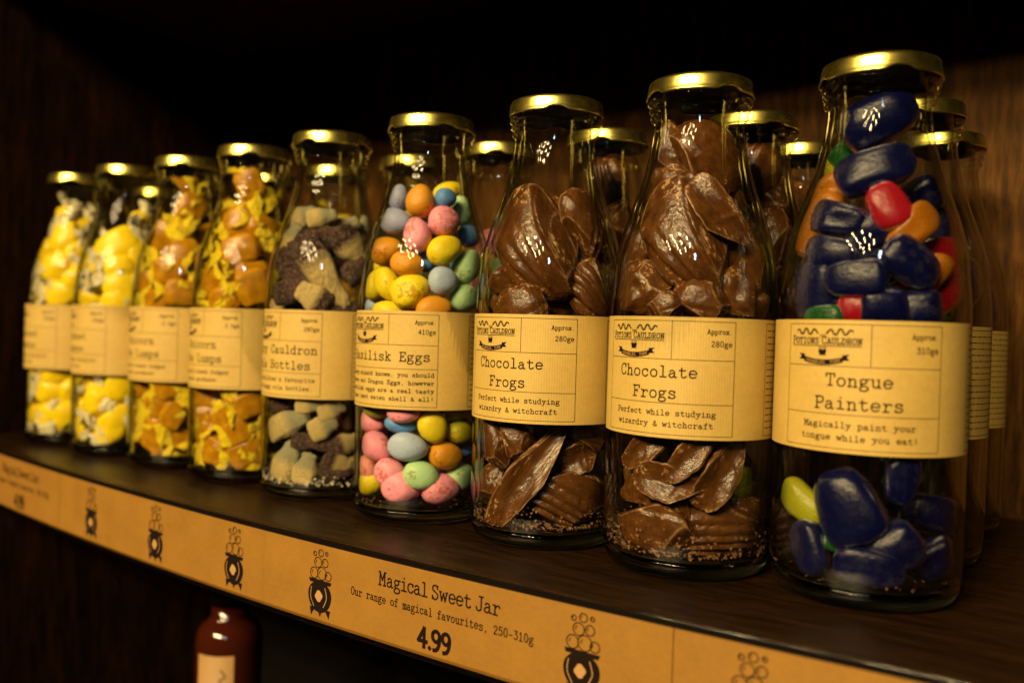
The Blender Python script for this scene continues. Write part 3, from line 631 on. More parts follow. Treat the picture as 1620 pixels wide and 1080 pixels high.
(8, 'gummy_sweet', 'red', '', 0, 0, 10.1, -20.4, 162.9, 0.611, 0.556, 0.489, -0.279, 18.6, 15.3, 13.0),
(8, 'gummy_sweet', 'orange', '', 0, 0, 18.8, -17.2, 154.1, 0.562, 0.721, -0.15, 0.377, 22.0, 12.9, 11.0),
(8, 'gummy_sweet', 'navy blue', '', 0, 0, -9.8, -21.7, 158.6, 0.672, 0.732, 0.102, -0.048, 22.0, 13.4, 11.4),
(8, 'gummy_sweet', 'navy blue', '', 0, 0, 2.2, -17.9, 153.8, 0.652, 0.734, -0.043, 0.184, 20.1, 15.3, 13.0),
(8, 'gummy_sweet', 'navy blue', '', 0, 0, -10.9, -25.3, 143.9, 0.683, 0.727, 0.065, -0.009, 21.0, 13.4, 11.4),
(8, 'gummy_sweet', 'navy blue', '', 0, 0, 0.4, -29.0, 133.1, 0.688, 0.72, 0.063, 0.064, 22.9, 15.3, 13.0),
(8, 'gummy_sweet', 'navy blue', '', 0, 0, 19.1, -20.3, 140.0, 0.681, 0.643, 0.34, -0.083, 22.9, 15.8, 13.4),
(8, 'gummy_sweet', 'navy blue', '', 0, 1, 15.4, 6.1, 169.3, 0.581, 0.746, -0.025, 0.323, 19.1, 15.3, 13.0),
(8, 'gummy_sweet', 'red', '', 0, 0, 25.4, 4.1, 144.6, 0.649, 0.708, 0.196, 0.198, 19.1, 15.3, 13.0),
(8, 'gummy_sweet', 'red', '', 0, 0, 24.6, 4.1, 128.4, 0.56, 0.721, -0.04, 0.405, 28.7, 16.7, 14.2),
(8, 'gummy_sweet', 'orange', '', 0, 0, 23.7, -7.7, 134.8, 0.542, 0.704, -0.173, 0.425, 21.0, 10.5, 8.9),
(8, 'gummy_sweet', 'navy blue', '', 0, 0, -16.0, -22.2, 126.9, 0.537, 0.545, 0.47, -0.44, 27.7, 20.1, 17.1),
(8, 'gummy_sweet', 'green', '', 1, 0, -11.8, -28.8, 116.2, 0.701, 0.712, 0.022, 0.038, 16.2, 11.5, 9.7),
(8, 'gummy_sweet', 'red', '', 0, 0, 0.4, -25.7, 121.5, 0.695, 0.713, 0.061, 0.073, 14.3, 14.3, 12.2),
(8, 'gummy_sweet', 'navy blue', '', 0, 0, 21.5, -15.9, 120.8, 0.684, 0.703, 0.129, 0.143, 17.2, 16.2, 13.8),
(8, 'gummy_sweet', 'navy blue', '', 0, 0, 10.2, -24.1, 121.7, 0.691, 0.71, 0.089, 0.102, 18.2, 16.2, 13.8),
(8, 'gummy_sweet', 'navy blue', '', 0, 1, 18.2, 13.7, 154.2, 0.476, 0.706, -0.214, 0.478, 24.8, 19.1, 16.2),
(8, 'gummy_sweet', 'navy blue', '', 0, 1, 2.6, -10.4, 144.4, 0.679, 0.724, 0.087, 0.079, 24.8, 19.1, 16.2),
(8, 'gummy_sweet', 'orange', '', 0, 1, 12.9, -9.0, 125.1, 0.632, 0.713, -0.081, 0.292, 21.0, 15.3, 13.0),
(8, 'gummy_sweet', 'lime yellow', '', 1, 0, -20.1, -21.3, 38.0, 0.722, 0.629, 0.187, -0.218, 22.0, 13.2, 11.2),
(8, 'gummy_sweet', 'navy blue', '', 1, 0, 0.5, -26.6, 39.8, 0.655, 0.511, 0.42, -0.365, 29.4, 24.2, 20.6),
(8, 'gummy_sweet', 'navy blue', '', 1, 0, 19.7, -24.0, 52.8, 0.456, 0.566, -0.358, 0.586, 17.6, 12.5, 10.6),
(8, 'gummy_sweet', 'navy blue', '', 1, 0, -14.9, -26.7, 20.3, 0.654, 0.529, 0.363, -0.401, 22.0, 14.3, 12.2),
(8, 'gummy_sweet', 'navy blue', '', 1, 0, 9.7, -29.1, 17.1, 0.763, 0.633, 0.108, 0.068, 25.0, 14.0, 11.9),
(8, 'gummy_sweet', 'navy blue', '', 1, 0, 16.6, -21.4, 24.6, 0.7, 0.65, -0.039, 0.293, 22.0, 18.4, 15.6),
(8, 'gummy_sweet', 'green', '', 1, 0, -0.0, -24.8, 24.5, 0.759, 0.642, 0.106, 0.021, 17.6, 9.6, 8.1),
(8, 'gummy_sweet', 'navy blue', '', 1, 0, 26.6, 4.5, 36.8, 0.754, 0.584, 0.282, 0.099, 22.0, 14.7, 12.5),
(8, 'gummy_sweet', 'navy blue', '', 1, 0, 28.7, -2.1, 18.4, 0.679, 0.638, 0.029, 0.362, 19.1, 15.4, 13.1),
(8, 'gummy_sweet', 'navy blue', '', 1, 1, -7.5, -10.5, 28.2, 0.749, 0.654, 0.009, 0.106, 22.0, 16.2, 13.7),
(4, 'cola_gummy', 'pale', '', 0, 0, -16.6, -7.4, 175.8, 0.609, 0.744, 0.023, 0.276, 19.2, 14.1, 9.9),
(4, 'cola_gummy', 'pale', '', 0, 0, 5.9, -12.3, 173.8, 0.596, 0.709, 0.195, 0.322, 19.2, 12.1, 8.5),
(4, 'cola_gummy', 'pale', '', 0, 0, -18.5, -14.8, 161.4, 0.478, 0.7, -0.228, 0.479, 20.2, 13.1, 9.2),
(4, 'cola_gummy', 'half', '', 0, 0, 17.2, -21.9, 140.2, 0.69, 0.461, 0.555, -0.064, 56.5, 19.2, 13.4),
(4, 'cola_gummy', 'brown', '', 0, 0, 11.7, -10.4, 160.7, 0.558, 0.713, 0.156, 0.395, 27.3, 18.2, 12.7),
(4, 'cola_gummy', 'half', '', 0, 0, 22.2, -2.6, 155.6, 0.683, 0.452, 0.572, 0.056, 28.3, 19.2, 13.4),
(4, 'cola_gummy', 'brown', '', 0, 0, 27.6, -3.3, 140.9, 0.443, 0.717, 0.084, 0.531, 22.2, 17.2, 12.0),
(4, 'cola_gummy', 'brown', '', 0, 0, -14.1, -16.7, 140.9, 0.679, 0.584, 0.43, -0.115, 35.3, 20.2, 14.1),
(4, 'cola_gummy', 'brown', '', 0, 0, -4.8, -25.7, 127.0, 0.645, 0.705, 0.126, 0.268, 28.3, 18.2, 12.7),
(4, 'cola_gummy', 'half', '', 0, 0, 15.5, -25.0, 123.1, -0.094, 0.416, -0.58, 0.694, 23.2, 18.7, 13.1),
(4, 'cola_gummy', 'pale', '', 0, 0, -16.9, -20.3, 115.9, 0.681, 0.694, 0.154, 0.176, 23.2, 14.1, 9.9),
(4, 'cola_gummy', 'pale', '', 0, 0, 9.9, 18.8, 169.8, 0.253, 0.741, 0.009, 0.622, 17.2, 12.1, 8.5),
(4, 'cola_gummy', 'brown', '', 0, 0, 25.6, -11.5, 116.7, 0.627, 0.645, 0.299, 0.318, 23.2, 15.1, 10.6),
(4, 'cola_gummy', 'brown', '', 0, 1, 7.4, -1.9, 148.7, 0.618, 0.665, 0.288, 0.304, 28.3, 20.2, 14.1),
(4, 'cola_gummy', 'brown', '', 0, 1, -8.6, -10.8, 152.3, 0.643, 0.691, 0.226, 0.24, 28.3, 20.2, 14.1),
(4, 'cola_gummy', 'brown', '', 0, 1, 2.8, -10.4, 126.2, 0.642, 0.667, 0.258, 0.277, 30.3, 20.2, 14.1),
(4, 'cola_gummy', 'pale', '', 0, 1, 9.1, 4.1, 169.6, 0.528, 0.709, 0.191, 0.427, 20.2, 14.1, 9.9),
(4, 'cola_gummy', 'pale', '', 1, 0, -1.9, -27.0, 45.9, 0.643, 0.674, 0.058, 0.361, 30.3, 15.9, 11.1),
(4, 'cola_gummy', 'pale', '', 1, 0, 16.9, -28.1, 58.4, 0.676, 0.638, 0.247, 0.275, 17.3, 10.1, 7.1),
(4, 'cola_gummy', 'pale', '', 1, 0, 26.6, -18.5, 55.8, 0.598, 0.661, 0.171, 0.419, 17.3, 11.5, 8.1),
(4, 'cola_gummy', 'pale', '', 1, 0, 23.2, -22.1, 45.1, 0.592, 0.666, 0.128, 0.436, 18.0, 14.1, 9.8),
(4, 'cola_gummy', 'brown', '', 1, 0, 22.7, -8.7, 45.7, 0.661, 0.61, 0.295, 0.321, 17.3, 12.3, 8.6),
(4, 'cola_gummy', 'brown', '', 1, 0, -9.5, -26.5, 56.1, 0.677, 0.67, 0.121, 0.281, 18.7, 10.1, 7.1),
(4, 'cola_gummy', 'brown', '', 1, 0, 13.6, -27.1, 35.6, 0.709, 0.605, 0.294, 0.21, 20.2, 12.6, 8.8),
(4, 'cola_gummy', 'brown', '', 1, 0, 23.0, -18.7, 33.9, 0.709, 0.573, 0.352, 0.213, 18.7, 10.8, 7.6),
(4, 'cola_gummy', 'half', '', 1, 0, 29.8, -9.7, 34.8, 0.593, 0.643, 0.197, 0.444, 18.7, 13.7, 9.6),
(4, 'cola_gummy', 'pale', '', 1, 0, -0.6, -29.1, 22.5, 0.468, 0.638, -0.187, 0.583, 25.2, 17.3, 12.1),
(4, 'cola_gummy', 'pale', '', 1, 0, 14.7, -27.2, 19.6, 0.385, 0.635, -0.189, 0.643, 19.5, 14.8, 10.3),
(4, 'cola_gummy', 'half', '', 1, 0, 27.9, -13.8, 23.1, 0.717, 0.539, 0.394, 0.2, 18.7, 14.4, 10.1),
(4, 'cola_gummy', 'brown', '', 1, 0, 20.7, -18.8, 18.2, 0.684, 0.608, 0.269, 0.3, 15.9, 11.5, 8.1),
(4, 'cola_gummy', 'brown', '', 1, 0, 28.0, -14.8, 16.8, 0.647, 0.618, 0.237, 0.378, 20.9, 13.0, 9.1),
(4, 'cola_gummy', 'half', '', 1, 0, -4.9, -28.1, 16.5, 0.752, 0.573, 0.32, 0.065, 19.5, 10.8, 7.6),
(4, 'cola_gummy', 'brown', '', 1, 1, 8.6, -15.7, 26.5, 0.686, 0.619, 0.254, 0.285, 20.2, 14.4, 10.1),
(4, 'cola_gummy', 'brown', '', 1, 1, 12.7, -3.0, 52.1, 0.661, 0.617, 0.288, 0.315, 20.2, 14.4, 10.1),
(4, 'cola_gummy', 'brown', '', 1, 1, -8.8, -17.0, 36.9, 0.697, 0.638, 0.213, 0.248, 20.2, 14.4, 10.1),
(4, 'cola_gummy', 'half', '', 1, 0, 31.5, -4.9, 21.5, 0.502, 0.658, 0.098, 0.553, 17.3, 12.3, 8.6),
(2, 'wrapped_toffee', '', '', 0, 0, 4.4, -6.8, 212.0, 0.669, 0.493, 0.556, 0.032, 20.9, 16.5, 14.9),
(2, 'wrapped_toffee', '', '', 0, 0, 9.1, -4.2, 189.8, 0.324, 0.734, -0.041, 0.595, 25.3, 20.9, 18.8),
(2, 'wrapped_toffee', '', '', 0, 0, -8.5, -13.1, 168.3, 0.527, 0.731, -0.066, 0.429, 28.6, 23.1, 20.8),
(2, 'wrapped_toffee', '', '', 0, 0, 18.0, -14.2, 154.0, 0.132, 0.659, -0.297, 0.678, 26.4, 20.9, 18.8),
(2, 'wrapped_toffee', '', '', 0, 0, 11.3, -21.9, 143.6, 0.565, 0.703, 0.157, 0.403, 27.5, 22.0, 19.8),
(2, 'wrapped_toffee', '', '', 0, 0, -7.2, -24.5, 134.8, 0.442, 0.7, -0.161, 0.538, 25.3, 20.9, 18.8),
(2, 'wrapped_toffee', '', '', 0, 0, 19.8, -18.4, 126.2, 0.645, 0.614, 0.363, 0.274, 25.3, 19.8, 17.8),
(2, 'wrapped_toffee', '', '', 0, 0, 6.5, -26.7, 121.4, 0.584, 0.699, 0.136, 0.39, 24.2, 17.6, 15.9),
(2, 'wrapped_toffee', '', '', 0, 0, 11.6, 6.4, 169.1, 0.513, 0.653, 0.326, 0.452, 25.3, 20.9, 18.8),
(2, 'wrapped_toffee', '', '', 0, 1, -3.8, -1.5, 174.5, 0.603, 0.665, 0.302, 0.322, 27.5, 22.0, 19.8),
(2, 'wrapped_toffee', '', '', 0, 1, 0.7, -8.4, 135.0, 0.62, 0.651, 0.299, 0.32, 28.6, 22.0, 19.8),
(3, 'wrapped_toffee', '', '', 0, 0, 6.3, -8.1, 201.0, 0.661, 0.402, 0.624, -0.106, 25.5, 19.4, 17.4),
(3, 'wrapped_toffee', '', '', 0, 0, 9.8, 6.3, 188.3, 0.602, 0.555, 0.491, 0.298, 20.4, 16.3, 14.7),
(3, 'wrapped_toffee', '', '', 0, 0, 5.9, -15.0, 174.8, 0.532, 0.731, 0.066, 0.423, 23.5, 20.4, 18.4),
(3, 'wrapped_toffee', '', '', 0, 0, 18.0, -5.5, 171.3, 0.647, 0.564, 0.466, 0.215, 23.5, 16.3, 14.7),
(3, 'wrapped_toffee', '', '', 0, 0, 12.2, -19.2, 155.7, 0.581, 0.703, 0.181, 0.369, 30.6, 19.4, 17.4),
(3, 'wrapped_toffee', '', '', 0, 0, 15.2, -12.3, 139.6, 0.642, 0.626, 0.355, 0.264, 26.5, 20.4, 18.4),
(3, 'wrapped_toffee', '', '', 0, 0, 21.0, -14.0, 130.5, 0.569, 0.681, 0.22, 0.405, 27.5, 24.5, 22.0),
(3, 'wrapped_toffee', '', '', 0, 0, -3.7, -26.1, 135.0, 0.448, 0.7, -0.164, 0.532, 24.5, 19.4, 17.4),
(3, 'wrapped_toffee', '', '', 0, 0, 7.1, -26.4, 120.7, 0.592, 0.701, 0.123, 0.377, 23.5, 19.4, 17.4),
(3, 'wrapped_toffee', '', '', 0, 0, -15.7, -22.2, 122.8, 0.67, 0.691, 0.182, 0.203, 20.4, 15.3, 13.8),
(3, 'wrapped_toffee', '', '', 0, 0, 17.1, 4.7, 156.1, 0.411, 0.718, 0.113, 0.551, 22.4, 17.3, 15.6),
(3, 'wrapped_toffee', '', '', 0, 1, -3.8, -6.1, 164.2, 0.621, 0.678, 0.27, 0.287, 26.5, 20.4, 18.4),
(3, 'wrapped_toffee', '', '', 0, 1, -4.4, -12.1, 131.0, 0.639, 0.667, 0.26, 0.28, 26.5, 20.4, 18.4),
(3, 'wrapped_toffee', '', '', 0, 1, -1.6, 1.7, 186.8, 0.595, 0.672, 0.303, 0.32, 24.5, 18.4, 16.5),
(2, 'wrapped_toffee', '', '', 1, 0, -13.4, -21.6, 56.9, 0.668, 0.67, 0.131, 0.295, 24.9, 17.8, 16.0),
(2, 'wrapped_toffee', '', '', 1, 0, 16.4, -23.6, 58.0, 0.609, 0.657, 0.204, 0.395, 23.1, 16.9, 15.2),
(2, 'wrapped_toffee', '', '', 1, 0, 9.7, -25.8, 46.0, 0.569, 0.677, 0.091, 0.457, 24.9, 18.7, 16.8),
(2, 'wrapped_toffee', '', '', 1, 0, -14.4, -23.4, 33.2, 0.383, 0.615, -0.271, 0.634, 24.0, 19.6, 17.6),
(2, 'wrapped_toffee', '', '', 1, 0, 19.3, -22.0, 37.7, 0.409, 0.679, -0.048, 0.608, 22.3, 16.9, 15.2),
(2, 'wrapped_toffee', '', '', 1, 0, 9.5, -26.1, 26.4, 0.735, 0.428, 0.523, -0.056, 24.9, 19.6, 17.6),
(2, 'wrapped_toffee', '', '', 1, 0, 7.6, -26.4, 20.6, 0.737, 0.529, 0.411, 0.095, 25.8, 19.6, 17.6),
(2, 'wrapped_toffee', '', '', 1, 0, 17.4, -16.1, 20.6, 0.293, 0.657, -0.148, 0.679, 21.4, 17.8, 16.0),
(2, 'wrapped_toffee', '', '', 1, 0, -21.8, -17.5, 18.9, 0.711, 0.634, 0.19, 0.236, 21.4, 17.8, 16.0),
(2, 'wrapped_toffee', '', '', 1, 1, -4.6, -15.3, 35.5, 0.671, 0.623, 0.272, 0.297, 24.9, 17.8, 16.0),
(3, 'wrapped_toffee', '', '', 1, 0, -15.2, -21.5, 54.3, 0.68, 0.67, 0.108, 0.278, 23.1, 15.7, 14.1),
(3, 'wrapped_toffee', '', '', 1, 0, -15.3, -21.7, 42.5, 0.697, 0.658, 0.14, 0.248, 22.3, 17.3, 15.6),
(3, 'wrapped_toffee', '', '', 1, 0, 12.6, -26.5, 45.1, 0.414, 0.669, -0.124, 0.604, 21.4, 16.5, 14.8),
(3, 'wrapped_toffee', '', '', 1, 0, 22.9, -17.8, 52.0, 0.569, 0.665, 0.159, 0.457, 21.4, 17.3, 15.6),
(3, 'wrapped_toffee', '', '', 1, 0, -2.8, -27.4, 29.8, 0.477, 0.655, -0.148, 0.567, 23.9, 19.0, 17.1),
(3, 'wrapped_toffee', '', '', 1, 0, 18.7, -22.0, 34.7, 0.733, 0.393, 0.551, -0.069, 23.1, 17.3, 15.6),
(3, 'wrapped_toffee', '', '', 1, 0, 6.5, -25.9, 20.2, 0.724, 0.587, 0.318, 0.175, 27.2, 19.8, 17.8),
(3, 'wrapped_toffee', '', '', 1, 0, 21.5, -18.4, 19.6, 0.588, 0.648, 0.157, 0.457, 23.9, 18.1, 16.3),
(3, 'wrapped_toffee', '', '', 1, 0, 26.4, -14.6, 21.7, 0.291, 0.656, -0.143, 0.682, 19.8, 14.8, 13.4),
(3, 'wrapped_toffee', '', '', 1, 0, 20.4, -10.6, 42.2, 0.653, 0.604, 0.311, 0.334, 19.8, 15.7, 14.1),
(3, 'wrapped_toffee', '', '', 1, 1, -0.6, -16.1, 27.8, 0.682, 0.622, 0.257, 0.285, 23.1, 18.1, 16.3),
(0, 'wrapped_lemon', '', '', 0, 0, -2.7, -11.1, 192.0, 0.33, 0.715, -0.164, 0.595, 16.7, 13.4, 12.7),
(0, 'wrapped_lemon', '', '', 0, 0, 7.5, -15.3, 171.3, 0.234, 0.69, -0.228, 0.647, 32.3, 20.1, 19.1),
(0, 'wrapped_lemon', '', '', 0, 0, -12.8, -18.7, 161.0, 0.373, 0.696, -0.209, 0.576, 24.5, 15.6, 14.8),
(0, 'wrapped_lemon', '', '', 0, 0, 6.9, -21.8, 147.1, 0.592, 0.683, 0.225, 0.363, 29.0, 21.2, 20.1),
(0, 'wrapped_lemon', '', '', 0, 0, -10.4, -21.1, 131.2, 0.514, 0.715, -0.025, 0.473, 31.2, 21.2, 20.1),
(0, 'wrapped_lemon', '', '', 0, 0, 15.0, -20.9, 125.8, 0.584, 0.665, 0.255, 0.389, 29.0, 21.2, 20.1),
(0, 'wrapped_lemon', '', '', 0, 0, 14.1, -8.8, 159.0, 0.209, 0.708, -0.141, 0.659, 27.9, 20.1, 19.1),
(0, 'wrapped_lemon', '', '', 0, 0, 17.7, -10.2, 138.6, 0.427, 0.707, 0.115, 0.552, 29.0, 21.2, 20.1),
(0, 'wrapped_lemon', '', '', 0, 0, 8.3, -1.6, 182.3, 0.294, 0.729, -0.002, 0.619, 20.1, 14.5, 13.8),
(0, 'wrapped_lemon', '', '', 0, 1, -3.7, -13.9, 138.0, 0.617, 0.649, 0.302, 0.326, 29.0, 20.1, 19.1),
(1, 'wrapped_lemon', '', '', 0, 0, 8.8, 3.4, 184.4, 0.274, 0.732, 0.012, 0.624, 17.7, 13.5, 12.9),
(1, 'wrapped_lemon', '', '', 0, 0, 11.0, -14.4, 162.0, 0.493, 0.716, 0.11, 0.482, 38.6, 24.0, 22.8),
(1, 'wrapped_lemon', '', '', 0, 0, -3.1, -22.6, 148.9, 0.461, 0.718, -0.071, 0.516, 28.1, 19.8, 18.8),
(1, 'wrapped_lemon', '', '', 0, 0, 16.2, -15.9, 147.0, 0.632, 0.615, 0.374, 0.287, 27.1, 19.8, 18.8),
(1, 'wrapped_lemon', '', '', 0, 0, -10.6, -19.1, 135.4, 0.591, 0.715, 0.073, 0.368, 31.3, 20.8, 19.8),
(1, 'wrapped_lemon', '', '', 0, 0, 20.0, -15.6, 131.3, 0.657, 0.568, 0.433, 0.239, 29.2, 21.9, 20.8),
(1, 'wrapped_lemon', '', '', 0, 0, -11.5, -20.8, 122.5, 0.633, 0.696, 0.153, 0.302, 28.1, 19.8, 18.8),
(1, 'wrapped_lemon', '', '', 0, 0, 20.0, -18.6, 120.8, 0.504, 0.696, 0.145, 0.49, 28.1, 19.8, 18.8),
(1, 'wrapped_lemon', '', '', 0, 0, 21.8, -3.8, 155.3, 0.297, 0.722, 0.007, 0.624, 26.1, 19.8, 18.8),
(1, 'wrapped_lemon', '', '', 0, 0, 25.1, -2.9, 135.2, 0.453, 0.687, 0.201, 0.531, 27.1, 20.8, 19.8),
(1, 'wrapped_lemon', '', '', 0, 1, -2.4, -11.7, 141.5, 0.618, 0.654, 0.297, 0.32, 28.1, 20.8, 19.8),
(0, 'wrapped_lemon', '', '', 1, 0, 9.6, -24.8, 44.6, 0.641, 0.634, 0.264, 0.344, 29.7, 17.5, 16.6),
(0, 'wrapped_lemon', '', '', 1, 0, -12.4, -25.6, 54.4, 0.397, 0.659, -0.19, 0.61, 26.2, 16.6, 15.8),
(0, 'wrapped_lemon', '', '', 1, 0, 11.6, -22.2, 59.4, 0.611, 0.644, 0.252, 0.385, 27.9, 17.5, 16.6),
(0, 'wrapped_lemon', '', '', 1, 0, -11.8, -24.0, 27.6, 0.454, 0.662, -0.133, 0.581, 29.7, 18.3, 17.4),
(0, 'wrapped_lemon', '', '', 1, 0, 10.0, -25.8, 23.5, 0.332, 0.663, -0.144, 0.656, 27.9, 18.3, 17.4),
(0, 'wrapped_lemon', '', '', 1, 0, 21.0, -17.5, 25.4, 0.526, 0.659, 0.172, 0.509, 26.2, 19.2, 18.2),
(0, 'wrapped_lemon', '', '', 1, 0, 19.0, -14.3, 46.5, 0.363, 0.688, -0.001, 0.628, 26.2, 17.5, 16.6),
(0, 'wrapped_lemon', '', '', 1, 1, -7.4, -18.2, 34.4, 0.663, 0.621, 0.283, 0.306, 27.9, 18.3, 17.4),
(0, 'wrapped_lemon', '', '', 1, 0, 16.8, -16.8, 18.9, 0.613, 0.617, 0.281, 0.406, 24.4, 17.5, 16.6),
(1, 'wrapped_lemon', '', '', 1, 0, -12.1, -22.2, 54.9, 0.627, 0.678, 0.089, 0.372, 26.1, 17.9, 17.0),
(1, 'wrapped_lemon', '', '', 1, 0, 6.8, -26.9, 42.3, 0.426, 0.678, -0.085, 0.593, 26.1, 17.9, 17.0),
(1, 'wrapped_lemon', '', '', 1, 0, -7.0, -20.4, 23.0, 0.636, 0.665, 0.098, 0.38, 35.1, 24.5, 23.2),
(1, 'wrapped_lemon', '', '', 1, 0, 21.1, -19.8, 28.3, 0.493, 0.673, 0.096, 0.543, 30.2, 15.5, 14.7),
(1, 'wrapped_lemon', '', '', 1, 0, 22.1, -18.0, 53.6, 0.264, 0.674, -0.139, 0.675, 24.5, 17.9, 17.0),
(1, 'wrapped_lemon', '', '', 1, 0, -11.8, -21.5, 18.4, 0.725, 0.608, 0.266, 0.182, 26.9, 16.3, 15.5),
(1, 'wrapped_lemon', '', '', 1, 0, 19.3, -21.4, 19.6, 0.548, 0.659, 0.147, 0.493, 26.1, 16.3, 15.5),
(1, 'wrapped_lemon', '', '', 1, 0, -15.9, -22.9, 34.1, 0.365, 0.626, -0.253, 0.641, 24.5, 17.9, 17.0),
(1, 'wrapped_lemon', '', '', 1, 1, -1.8, -17.2, 51.6, 0.656, 0.624, 0.289, 0.311, 24.5, 17.1, 16.3),
(1, 'wrapped_lemon', '', '', 1, 1, 4.6, -16.9, 37.9, 0.548, 0.67, 0.131, 0.483, 26.1, 17.9, 17.0),
]
# ------------------------------------------------------------------ the setting: shelf boards and panels
XL, XR, YB = -.725, .42, .236
def board(name, z0, z1, front, back, m, n=60):
    V, F = [], []
    for i in range(n + 1):
        x = XL + (XR - XL) * i / n
        f = front(x)
        V += [(x, f + .007, z1), (x, f + .0028, z1 - .0006), (x, f + .0012, z1 - .0022), (x, f + .0012, z0), (x, back, z0), (x, back, z1)]
    for i in range(n):
        for k in range(6):
            k2 = (k + 1) % 6
            F.append((i * 6 + k, (i + 1) * 6 + k, (i + 1) * 6 + k2, i * 6 + k2))
    F.append(tuple(range(5, -1, -1))); F.append(tuple(range(n * 6, n * 6 + 6)))
    return tag(link(name, mesh(name, V, F, m, smooth=False)), kind='structure')
board('shelf', -.046, 0, shelf_front, YB - .001, M_SHELF)
board('shelf_above', .398, .52, shelf_front, YB - .001, M_PANEL)
board('shelf_below', -.36, -.313, shelf_front, YB - .001, M_SHELF)
V, F = [], []; box(V, F, XL - .02, XR, YB, YB + .02, -.046, .6)
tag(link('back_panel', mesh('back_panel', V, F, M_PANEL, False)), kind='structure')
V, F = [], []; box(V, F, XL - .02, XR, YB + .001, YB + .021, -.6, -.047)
tag(link('shade_black_back_panel', mesh('shade_black_back_panel', V, F, M_BLACKCAP, False)), kind='structure')  # panel coloured black to imitate the shade deep in the lower compartment
V, F = [], []; box(V, F, XL - .022, XL - .001, -.075, YB - .001, -.6, .6)
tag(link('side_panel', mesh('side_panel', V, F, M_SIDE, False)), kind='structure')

# ------------------------------------------------------------------ ticket rail and price cards on the shelf's edge
def sweep(prof, x0, x1, n=90):
    V, F = [], []
    k = len(prof)
    for i in range(n + 1):
        x = x0 + (x1 - x0) * i / n
        V += [(x, shelf_front(x) + a, b) for a, b in prof]
    for i in range(n):
        for j in range(k):
            j2 = (j + 1) % k
            F.append((i * k + j, i * k + j2, (i + 1) * k + j2, (i + 1) * k + j))
    F.append(tuple(range(k))); F.append(tuple(range(n * k + k - 1, n * k - 1, -1)))
    return V, F
rail = empty('ticket_rail', (0, 0, 0))
tag(rail, 'long ticket rail with clear lips holding the brown price cards on the shelf edge', 'ticket rail')
RX0, RX1 = -.719, .40
link('backing', mesh('rail_backing', *sweep([(.0009, -.0012), (.0003, -.0012), (.0003, -.0445), (.0009, -.0445)], RX0, RX1), M_BLACKCAP, False), rail)
cz = [(-.0002 + .0009 * math.cos(a), -.0009 + .0009 * math.sin(a)) for a in [2 * PI * k / 10 for k in range(10)]]
link('top_lip', mesh('rail_lip', *sweep(cz, RX0, RX1), M_LIP), rail)
link('bottom_lip', mesh('rail_lip', *sweep([(.0009, -.0448), (-.0026, -.0442), (-.0030, -.0408), (-.0024, -.0404), (-.0018, -.0432), (.0009, -.0436)], RX0, RX1), M_LIP, False), rail)

def card(x0, x1, label, draw):
    n = 40; ca, cb = -.0036, -.0428
    V, F, MI, UV = [], [], [], []
    for i in range(n + 1):
        x = x0 + (x1 - x0) * i / n
        y = shelf_front(x) - .0004
        V += [(x, y, ca), (x, y, cb), (x, y + .0004, cb), (x, y + .0004, ca)]
    for i in range(n):
        for k in range(4):
            k2 = (k + 1) % 4
            F.append((i * 4 + k, i * 4 + k2, (i + 1) * 4 + k2, (i + 1) * 4 + k)); MI.append(0)
    ink = Ink(); draw(ink)
    vv, ff, mm = ink.build(lambda s, t, l: (s, shelf_front(s) - .0004 - .00008 - l, t))
    b = len(V); V += vv; F += [tuple(b + i for i in f) for f in ff]; MI += mm
    UV = [(v[0], v[2]) for v in V]
    return tag(link('price_card', mesh('price_card', V, F, [M_CARD, M_INK, M_GAP], False, MI, UV)), label, 'price card', 'price cards along the shelf edge')

def froth(ink, cx, z):
    """bubbles rising over the pot"""
    for dx, dz, r in ((-.0045, .0022, .0028), (.0012, .0026, .0032), (.0058, .0019, .0022), (-.0018, .0078, .0026), (.0034, .0082, .0021), (.0002, .0128, .0018), (-.0042, .0120, .0011), (.0044, .0130, .0009)):
        P = [(cx + dx + r * math.cos(a), z + dz + r * math.sin(a)) for a in [2 * PI * k / 18 for k in range(19)]]
        ink.line(P, .0005)
        ink.line([(cx + dx + r * .55 * math.cos(a), z + dz + r * .55 * math.sin(a)) for a in (2.2, 2.6, 3.0, 3.4)], .0004)
def emblem(ink, cx):
    cauldron_art(ink, cx, -.0400, .0205, 1, 2)
    froth(ink, cx, -.0205)
def price(ink, x0):
    ink.text('Magical Sweet Jar', x0 + .0305, -.0155, .0062, 1, .00080, 'c', prop=True)
    ink.text('Our range of magical favourites, 250-310g', x0 + .0302, -.0238, .0036, .00262, .00052, 'c', jit=.03)
    ink.text('4.99', x0 + .0302, -.0388, .0088, 1.05, .0019, 'c', prop=True)
def d1(ink): price(ink, -.6125)
def d2(ink): [emblem(ink, x) for x in (-.461, -.379, -.299)]
def d3(ink):
    emblem(ink, -.2283); price(ink, -.1826); emblem(ink, -.0757)
def d4(ink): [emblem(ink, x) for x in (-.006, .075, .155, .235)]
card(-.665, -.5101, 'blurred far price card printed 4.99 at the dark left end of the rail', d1)
card(-.5097, -.27304, 'brown card of three cauldron drawings without a price, under the toffees', d2)
card(-.27296, -.0368, 'brown price card reading Magical Sweet Jar and 4.99 between two cauldrons', d3)
card(-.0364, .30, 'nearest brown card with one cut off cauldron, right of the Magical Sweet card', d4)

